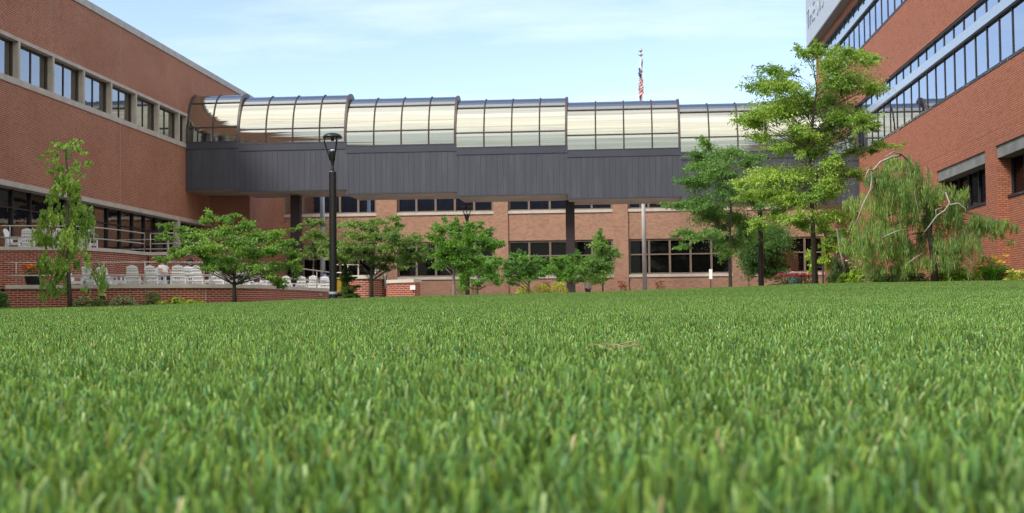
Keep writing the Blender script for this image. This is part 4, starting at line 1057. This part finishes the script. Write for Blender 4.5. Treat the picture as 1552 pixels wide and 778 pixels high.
def plant(name, label, cat, px, Y, wpx, hpx, n, leaf, asp, cols, flowers=None, group='plants in the flower beds', seed=1, gz=None, blade=False, pyb=430):
    global rng
    rng = np.random.default_rng(seed)
    p = atY(px, pyb, Y); w = wpx/F*Y/2; h = hpx/F*Y; gz = ground_z(p[0], Y) if gz is None else gz
    base = (p[0], Y, gz); t = empty(name, base, label, cat, group)
    c = np.array(base)
    th = rng.random(n)*2*math.pi; r = np.sqrt(rng.random(n))
    if blade:
        P = c+np.stack([np.cos(th)*r*w*.35, np.sin(th)*r*w*.35, 0*r], 1)
        out = np.stack([np.cos(th), np.sin(th), 0*th], 1)*(w/h)*rng.uniform(.1, .9, (n, 1)); D1 = unit(out*.6+np.array([0, 0, 1.0])); L = h*rng.uniform(.5, .95, n)
        M1 = P+D1*L[:, None]*.6; D2 = unit(out*1.6+np.array([0, 0, .25])); E1 = M1+D2*L[:, None]*.5; S = unit(np.cross(D1, rng.normal(0, 1, (n, 3))))*leaf*asp/2
        V = np.concatenate([np.stack([P-S, P+S, M1+S, M1-S], 1), np.stack([M1-S, M1+S, E1+S*.2, E1-S*.2], 1)]); f = np.tile(rng.random((n, 1)), (2, 1))
    else:
        ph = rng.random(n); z = h*ph; rr = w*np.sqrt(np.clip(1-ph**2*.9, .05, 1))*(.35+.65*r)
        lump = 1+.22*np.sin(th*3+seed)+.15*np.sin(th*5+2*seed); P = c+np.stack([np.cos(th)*rr*lump, np.sin(th)*rr*lump, z*(.8+.25*lump)], 1)
        D = unit(np.stack([np.cos(th), np.sin(th), rng.normal(.1, .5, n)], 1)+rng.normal(0, .35, (n, 3))); L = leaf*rng.uniform(.65, 1.3, n)
        V = leaf_quads(P-D*L[:, None]*.5, D, L, L*asp, 1.0, .25); f = rng.random((n, 1))
    col = (np.array(cols[0])*(1-f)+np.array(cols[1])*f)*rng.uniform(1.2, 2.1, (len(f), 1))
    quads_obj('foliage', V, col, 'leaf', t, base)
    m = MB()
    for k in range(5):
        a = k*1.26; m.tube([c, c+np.array([math.cos(a)*w*.5, math.sin(a)*w*.5, h*.7])], [.012, .006], 4, cap=False)
    m.build('stem', 'bark_dark', t, base)
    if flowers:
        fc, nf, fs = flowers; a = rng.random(nf)*2*math.pi; r = np.sqrt(rng.random(nf))*w*.95
        Q = c+np.stack([np.cos(a)*r, np.sin(a)*r, h*(.75+.35*rng.random(nf))], 1); Vs = []; cs = []
        for k in range(6):
            an = k*math.pi/3; D = np.tile(np.array([math.cos(an), math.sin(an), .55]), (nf, 1))+rng.normal(0, .15, (nf, 3)); L = fs*rng.uniform(.7, 1.2, nf)
            Vs.append(leaf_quads(Q, unit(D), L, L*.6, .6, .1)); cs.append(np.array(fc)*rng.uniform(.75, 1.2, (nf, 1)))
        quads_obj('blossom', np.concatenate(Vs), np.concatenate(cs), 'petal', t, base)
    return t
YG = ((.15, .22, .03), (.30, .36, .05)); MG = ((.05, .11, .03), (.12, .19, .06)); HG = ((.10, .18, .02), (.20, .30, .04)); SG = ((.14, .18, .09), (.25, .28, .17))
wy = lambda px: wall_y(atZ(px, 431.5, ZLC)[0])-.35
plant('shrub', 'bright green broad leaved shrub at the left edge of the lawn', 'shrub', 0, 44.5, 26, 26, 420, .16, .5, MG, seed=31)
plant('hosta', 'pale green spreading plant at the wall foot right of the weeping stem', 'plant', 125, wy(125), 34, 17, 300, .13, .6, SG, seed=32)
plant('hosta', 'grassy green plant at the wall foot below the floodlight', 'plant', 152, wy(152), 34, 12, 240, .2, .25, MG, seed=33)
plant('hosta', 'mixed pale yellow and green plant at the curved wall, right of the floodlight', 'plant', 188, wy(188), 46, 17, 420, .13, .55, SG, seed=34)
plant('shrub', 'taller green plant with pale tips leaning on the curved wall', 'shrub', 232, wy(232), 34, 22, 330, .13, .45, MG, seed=35)
plant('hosta', 'yellow green low plant right of the pale tipped plant', 'plant', 246, wy(246)-.3, 26, 9, 160, .17, .6, YG, seed=36)
plant('hosta', 'large yellow green leaf clump at the curved wall', 'plant', 268, wy(268), 26, 14, 150, .2, .65, YG, seed=37)
plant('hosta', 'rightmost low yellow green clump before the white wall joint', 'plant', 292, wy(292), 36, 9, 170, .2, .6, YG, seed=38)
for px, w, h, s, lab in ((795, 32, 13, 41, 'leftmost of the three golden yellow shrubs by the small round tree'), (822, 34, 14, 42, 'middle golden yellow shrub right of the small round tree trunk'), (847, 34, 17, 43, 'golden yellow shrub touching the dark bridge column')):
    plant('golden_shrub', lab, 'shrub', px, 62, w, 13+h, 800, .11, .5, ((.17, .22, .02), (.34, .36, .03)), seed=s, gz=.3, pyb=436)
for px, s, lab in ((697, 44, 'red flowers at the foot of the distant lamp post, left side'), (720, 45, 'red flowers at the foot of the distant lamp post, right side'), (828, 46, 'dull pink flowers between the golden shrubs'), (944, 47, 'small reddish flowers below the brick pier left of the flagpole'), (1000, 48, 'magenta flower clump just right of the flagpole')):
    plant('flowering_plant', lab, 'flowers', px, 74, 17, 31, 300, .12, .4, ((.05, .10, .03), (.10, .16, .05)), ((.38, .06, .08), 30, .10), seed=s, gz=.3, pyb=436)
for px, w, s, lab in ((1190, 34, 49, 'coral pink flower bed left of the person in white'), (1214, 20, 50, 'pink flowers behind the teal tub'), (1231, 20, 51, 'hot pink flowers at the tall tree trunk')):
    plant('flowering_plant', lab, 'flowers', px, 65, w, 15, 260, .12, .45, ((.06, .12, .04), (.12, .18, .06)), ((.62, .20, .24) if s != 51 else (.66, .17, .36), 60, .12), seed=s, gz=1.14, pyb=428)
m = MB(); a, c = atY(1168, 428, 65)[0], atY(1241, 428, 65)[0]
t = empty('raised_planter', (a, 64, .2), 'low stone edged planter bed carrying the pink flowers', 'planter')
m.box(a, c, 64.1, 67, .2, 1.10); m.build('brickwork', 'brick_terrace', t, (a, 64, .2))
m = MB(); m.box(a-.05, c+.05, 64.0, 67.05, 1.10, 1.15); m.build('soil', 'soil', t, (a, 64, .2))
p = atY(1205, 424, 66.6); t = empty('plant_tub', (p[0], 66.6, 1.15), 'pale teal tub standing among the pink flowers', 'tub')
m = MB(); m.lathe([(.30, 0), (.38, .36), (.41, .38), (.41, .42), (.36, .42), (.34, .36), (0, .36)], n=18); m.build('tub', 'teal', t)
m = MB(); m.lathe([(.0, .385), (.35, .38)], n=18); m.build('soil', 'soil', t)
bed = [(1283, 47, 30, 14, HG, 'bright green hosta clump left of the pale leaning stem foot'), (1301, 46, 34, 17, HG, 'bright green fern like clump under the left side of the weeping pine'), (1322, 45, 34, 14, SG, 'pale leaved hosta under the weeping pine'), (1350, 44, 44, 10, MG, 'low olive plant under the middle of the weeping pine'),
       (1385, 43, 40, 11, SG, 'pale low plant just left of the weeping pine trunk'), (1432, 43.5, 34, 14, HG, 'green hosta just right of the weeping pine trunk'), (1452, 43, 40, 16, HG, 'broad bright green hosta clump between pine trunk and lilies')]
for i, (px, Y, w, h, c, lab) in enumerate(bed): plant('hosta', lab, 'plant', px, Y, w, h+3, int(w*9), .20, .5, c, seed=60+i, pyb=425)
plant('shrub', 'dark green bush behind the lilies under the pine', 'shrub', 1440, 46, 60, 44, 900, .12, .5, ((.035, .085, .02), (.08, .15, .03)), seed=70, pyb=425)
plant('lily', 'tall yellow flowering lily clump near the brick pilaster', 'flowers', 1502, 42, 50, 34, 420, .4, .10, ((.05, .13, .02), (.10, .22, .035)), ((.72, .56, .07), 9, .13), seed=71, pyb=424, blade=True)
plant('shrub', 'leafy green bush behind the yellow lilies', 'shrub', 1497, 43.2, 46, 34, 700, .11, .4, ((.05, .13, .02), (.10, .21, .03)), seed=72, pyb=424)
plant('lily', 'single pale orange lily stalk left of the yellow lilies', 'flowers', 1482, 41.5, 14, 22, 80, .35, .10, HG, ((.66, .45, .16), 4, .13), seed=73, pyb=424, blade=True)
plant('hosta', 'grey green plant between the lilies and the yellow bush', 'plant', 1527, 42, 24, 22, 260, .12, .55, ((.09, .15, .06), (.16, .22, .11)), seed=74, pyb=424)
plant('flowering_plant', 'pale yellow flowering bush at the right edge of the lawn', 'flowers', 1546, 41, 36, 16, 300, .13, .5, YG, ((.62, .60, .16), 14, .11), seed=75, pyb=424)
plant('hydrangea', 'white flowering shrub behind the pale leaning stem', 'shrub', 1297, 56, 30, 60, 520, .13, .55, ((.05, .12, .03), (.11, .2, .05)), ((.7, .7, .62), 9, .12), seed=76, pyb=428)
t = plant('flowering_plant', 'orange and yellow flowers in a black pot on the lower terrace', 'flowers', 52, wall_y(atZ(60, 432, ZLC)[0])+.75, 36, 14, 160, .12, .5, ((.06, .12, .03), (.10, .2, .05)), ((.70, .12, .03), 30, .12), seed=77, gz=TF+.52, pyb=412)
m = MB(); m.lathe([(0, -.52), (.26, -.52), (.36, -.05), (.38, 0), (.34, 0), (.32, -.06), (0, -.06)], n=20); m.build('pot', 'pot_black', t)
Q = rng.normal(0, .16, (8, 3))*np.array([1, 1, .3])+np.array([.02, 0, .30]); Vs = [leaf_quads(Q, unit(np.tile(np.array([math.cos(k), math.sin(k), .5]), (8, 1))), np.full(8, .13), np.full(8, .08), .6, .1) for k in range(6)]
quads_obj('yellow_blossom', np.concatenate(Vs), np.tile(np.array([[.72, .45, .03]]), (48, 1)), 'petal', t)

p = atY(935, 549, 4.9); t = bpy.data.objects.new('dry_grass', None)
m = MB()
for k in range(9):
    a = rng.random()*6.28; c = np.array([p[0]+rng.normal(0, .05), 4.9+rng.normal(0, .03), float(lawn_z(p[0], 4.9))+.055+.02*rng.random()])
    pts = [c+np.array([math.cos(a+q*1.1)*.05*q, math.sin(a+q*1.1)*.05*q, .012*math.sin(q*2)]) for q in np.linspace(0, 1.8, 7)]; m.tube(pts, .0016, 4)
bpy.data.objects.remove(t)
MAT['straw'] = plain('straw', (.34, .26, .14), .9, 0, .2)
tag(m.build('dry_grass', 'straw'), 'small tangle of dry tan grass stalks lying on the green lawn', 'dry grass')

# ------------------------------------------------------------------ light, sky, camera
SUN = np.array([-.64, -.76, .95]); SUN = SUN/np.linalg.norm(SUN)
el = math.asin(SUN[2]); azr = math.atan2(SUN[0], SUN[1])
w = bpy.data.worlds.new('World'); SC.world = w; w.use_nodes = True
nt = w.node_tree; bg = nt.nodes['Background']
sky = nd(nt, 'ShaderNodeTexSky', sky_type='NISHITA'); sky.sun_disc = False; sky.sun_elevation = el; sky.sun_rotation = azr % (2*math.pi)
sky.air_density = 1.0; sky.dust_density = 1.3; sky.ozone_density = 1.2; sky.altitude = 200
gen = nd(nt, 'ShaderNodeTexCoord').outputs['Generated']
sp = nd(nt, 'ShaderNodeSeparateXYZ'); nt.links.new(gen, sp.inputs[0])
# thin high cloud: sampled on a flat layer overhead, so the streaks flatten towards the horizon
zz = math_(nt, 'ADD', math_(nt, 'MAXIMUM', sp.outputs[2], 0.0), .10)
cv = nd(nt, 'ShaderNodeCombineXYZ'); nt.links.new(math_(nt, 'DIVIDE', sp.outputs[0], zz), cv.inputs[0]); nt.links.new(math_(nt, 'DIVIDE', sp.outputs[1], zz), cv.inputs[1])
n1 = noise(nt, .55, 7, scalevec(nt, cv.outputs[0], (.55, 1.15, 1)), .62)
# a broad veil covers the half of the sky behind the camera
low = ramp(nt, sp.outputs[2], [(.02, .10), (.55, 1)])
veil = ramp(nt, math_(nt, 'ADD', math_(nt, 'MULTIPLY', sp.outputs[1], -.5), .5), [(.30, 0), (.60, .92)])
cl = math_(nt, 'MAXIMUM', ramp(nt, n1, [(.50, 0), (.78, .45)]), math_(nt, 'MULTIPLY', veil, ramp(nt, n1, [(.30, .75), (.55, 1)])))
lay = nd(nt, 'ShaderNodeCombineXYZ'); nt.links.new(math_(nt, 'MULTIPLY', sp.outputs[0], .5), lay.inputs[0]); nt.links.new(math_(nt, 'MULTIPLY', sp.outputs[1], .5), lay.inputs[1]); nt.links.new(math_(nt, 'MULTIPLY', sp.outputs[2], 9.0), lay.inputs[2])
bands = ramp(nt, noise(nt, 1.6, 5, lay.outputs[0], .6), [(.34, .42), (.62, 1.12)])      # unseen cloud bands, added to streak the reflections in the vault glass
bank = ramp(nt, sp.outputs[2], [(.0, (.30, .34, .33)), (.30, (.48, .51, .46)), (.62, (1.0, .97, .86)), (1.0, (.80, .82, .84))])  # unseen bank, greyer low down, added to dim the lower glass reflections
bank = mixc(nt, 1.0, mixc(nt, 1.0, bank, bands, 'MULTIPLY'), (9.5, 9.3, 9.0), 'MULTIPLY')
side = ramp(nt, math_(nt, 'ADD', math_(nt, 'MULTIPLY', sp.outputs[1], -.5), .5), [(.42, 0), (.60, 1)])
SKYC = mixc(nt, side, (7.2, 7.1, 6.9), bank)
clr = mixc(nt, 1.0, sky.outputs[0], (1.0, .94, 1.03), 'MULTIPLY')
c = mixc(nt, cl, clr, SKYC)
nt.links.new(c, bg.inputs['Color']); bg.inputs['Strength'].default_value = .135
L = bpy.data.lights.new('sun', 'SUN'); L.energy = 2.0; L.angle = R(14); L.color = (1, .95, .88)
s = bpy.data.objects.new('sun', L); COL.objects.link(s)
s.rotation_euler = Vector(-SUN).to_track_quat('-Z', 'Y').to_euler()

cam = bpy.data.cameras.new('camera'); co = bpy.data.objects.new('camera', cam); COL.objects.link(co); SC.camera = co
Rm = Matrix([list(M[0]), list(M[1]), list(-M[2])]).transposed()
co.matrix_world = Rm.to_4x4()
cam.sensor_width = 36; cam.lens = 36*F/W; cam.clip_start = .05; cam.clip_end = 5000
cam.dof.use_dof = True; cam.dof.focus_distance = 10.0; cam.dof.aperture_fstop = 4.3
SC.view_settings.view_transform = 'Standard'; SC.view_settings.look = 'None'; SC.view_settings.gamma = 1; SC.view_settings.exposure = 0.98
cy = SC.cycles
SC.render.engine = 'CYCLES'
cy.use_denoising = True; cy.filter_width = 1.15; cy.max_bounces = 7; cy.diffuse_bounces = 3; cy.glossy_bounces = 4; cy.transmission_bounces = 4; cy.transparent_max_bounces = 12
cy.use_adaptive_sampling = True; cy.adaptive_threshold = .015
cy.sample_clamp_indirect = 8
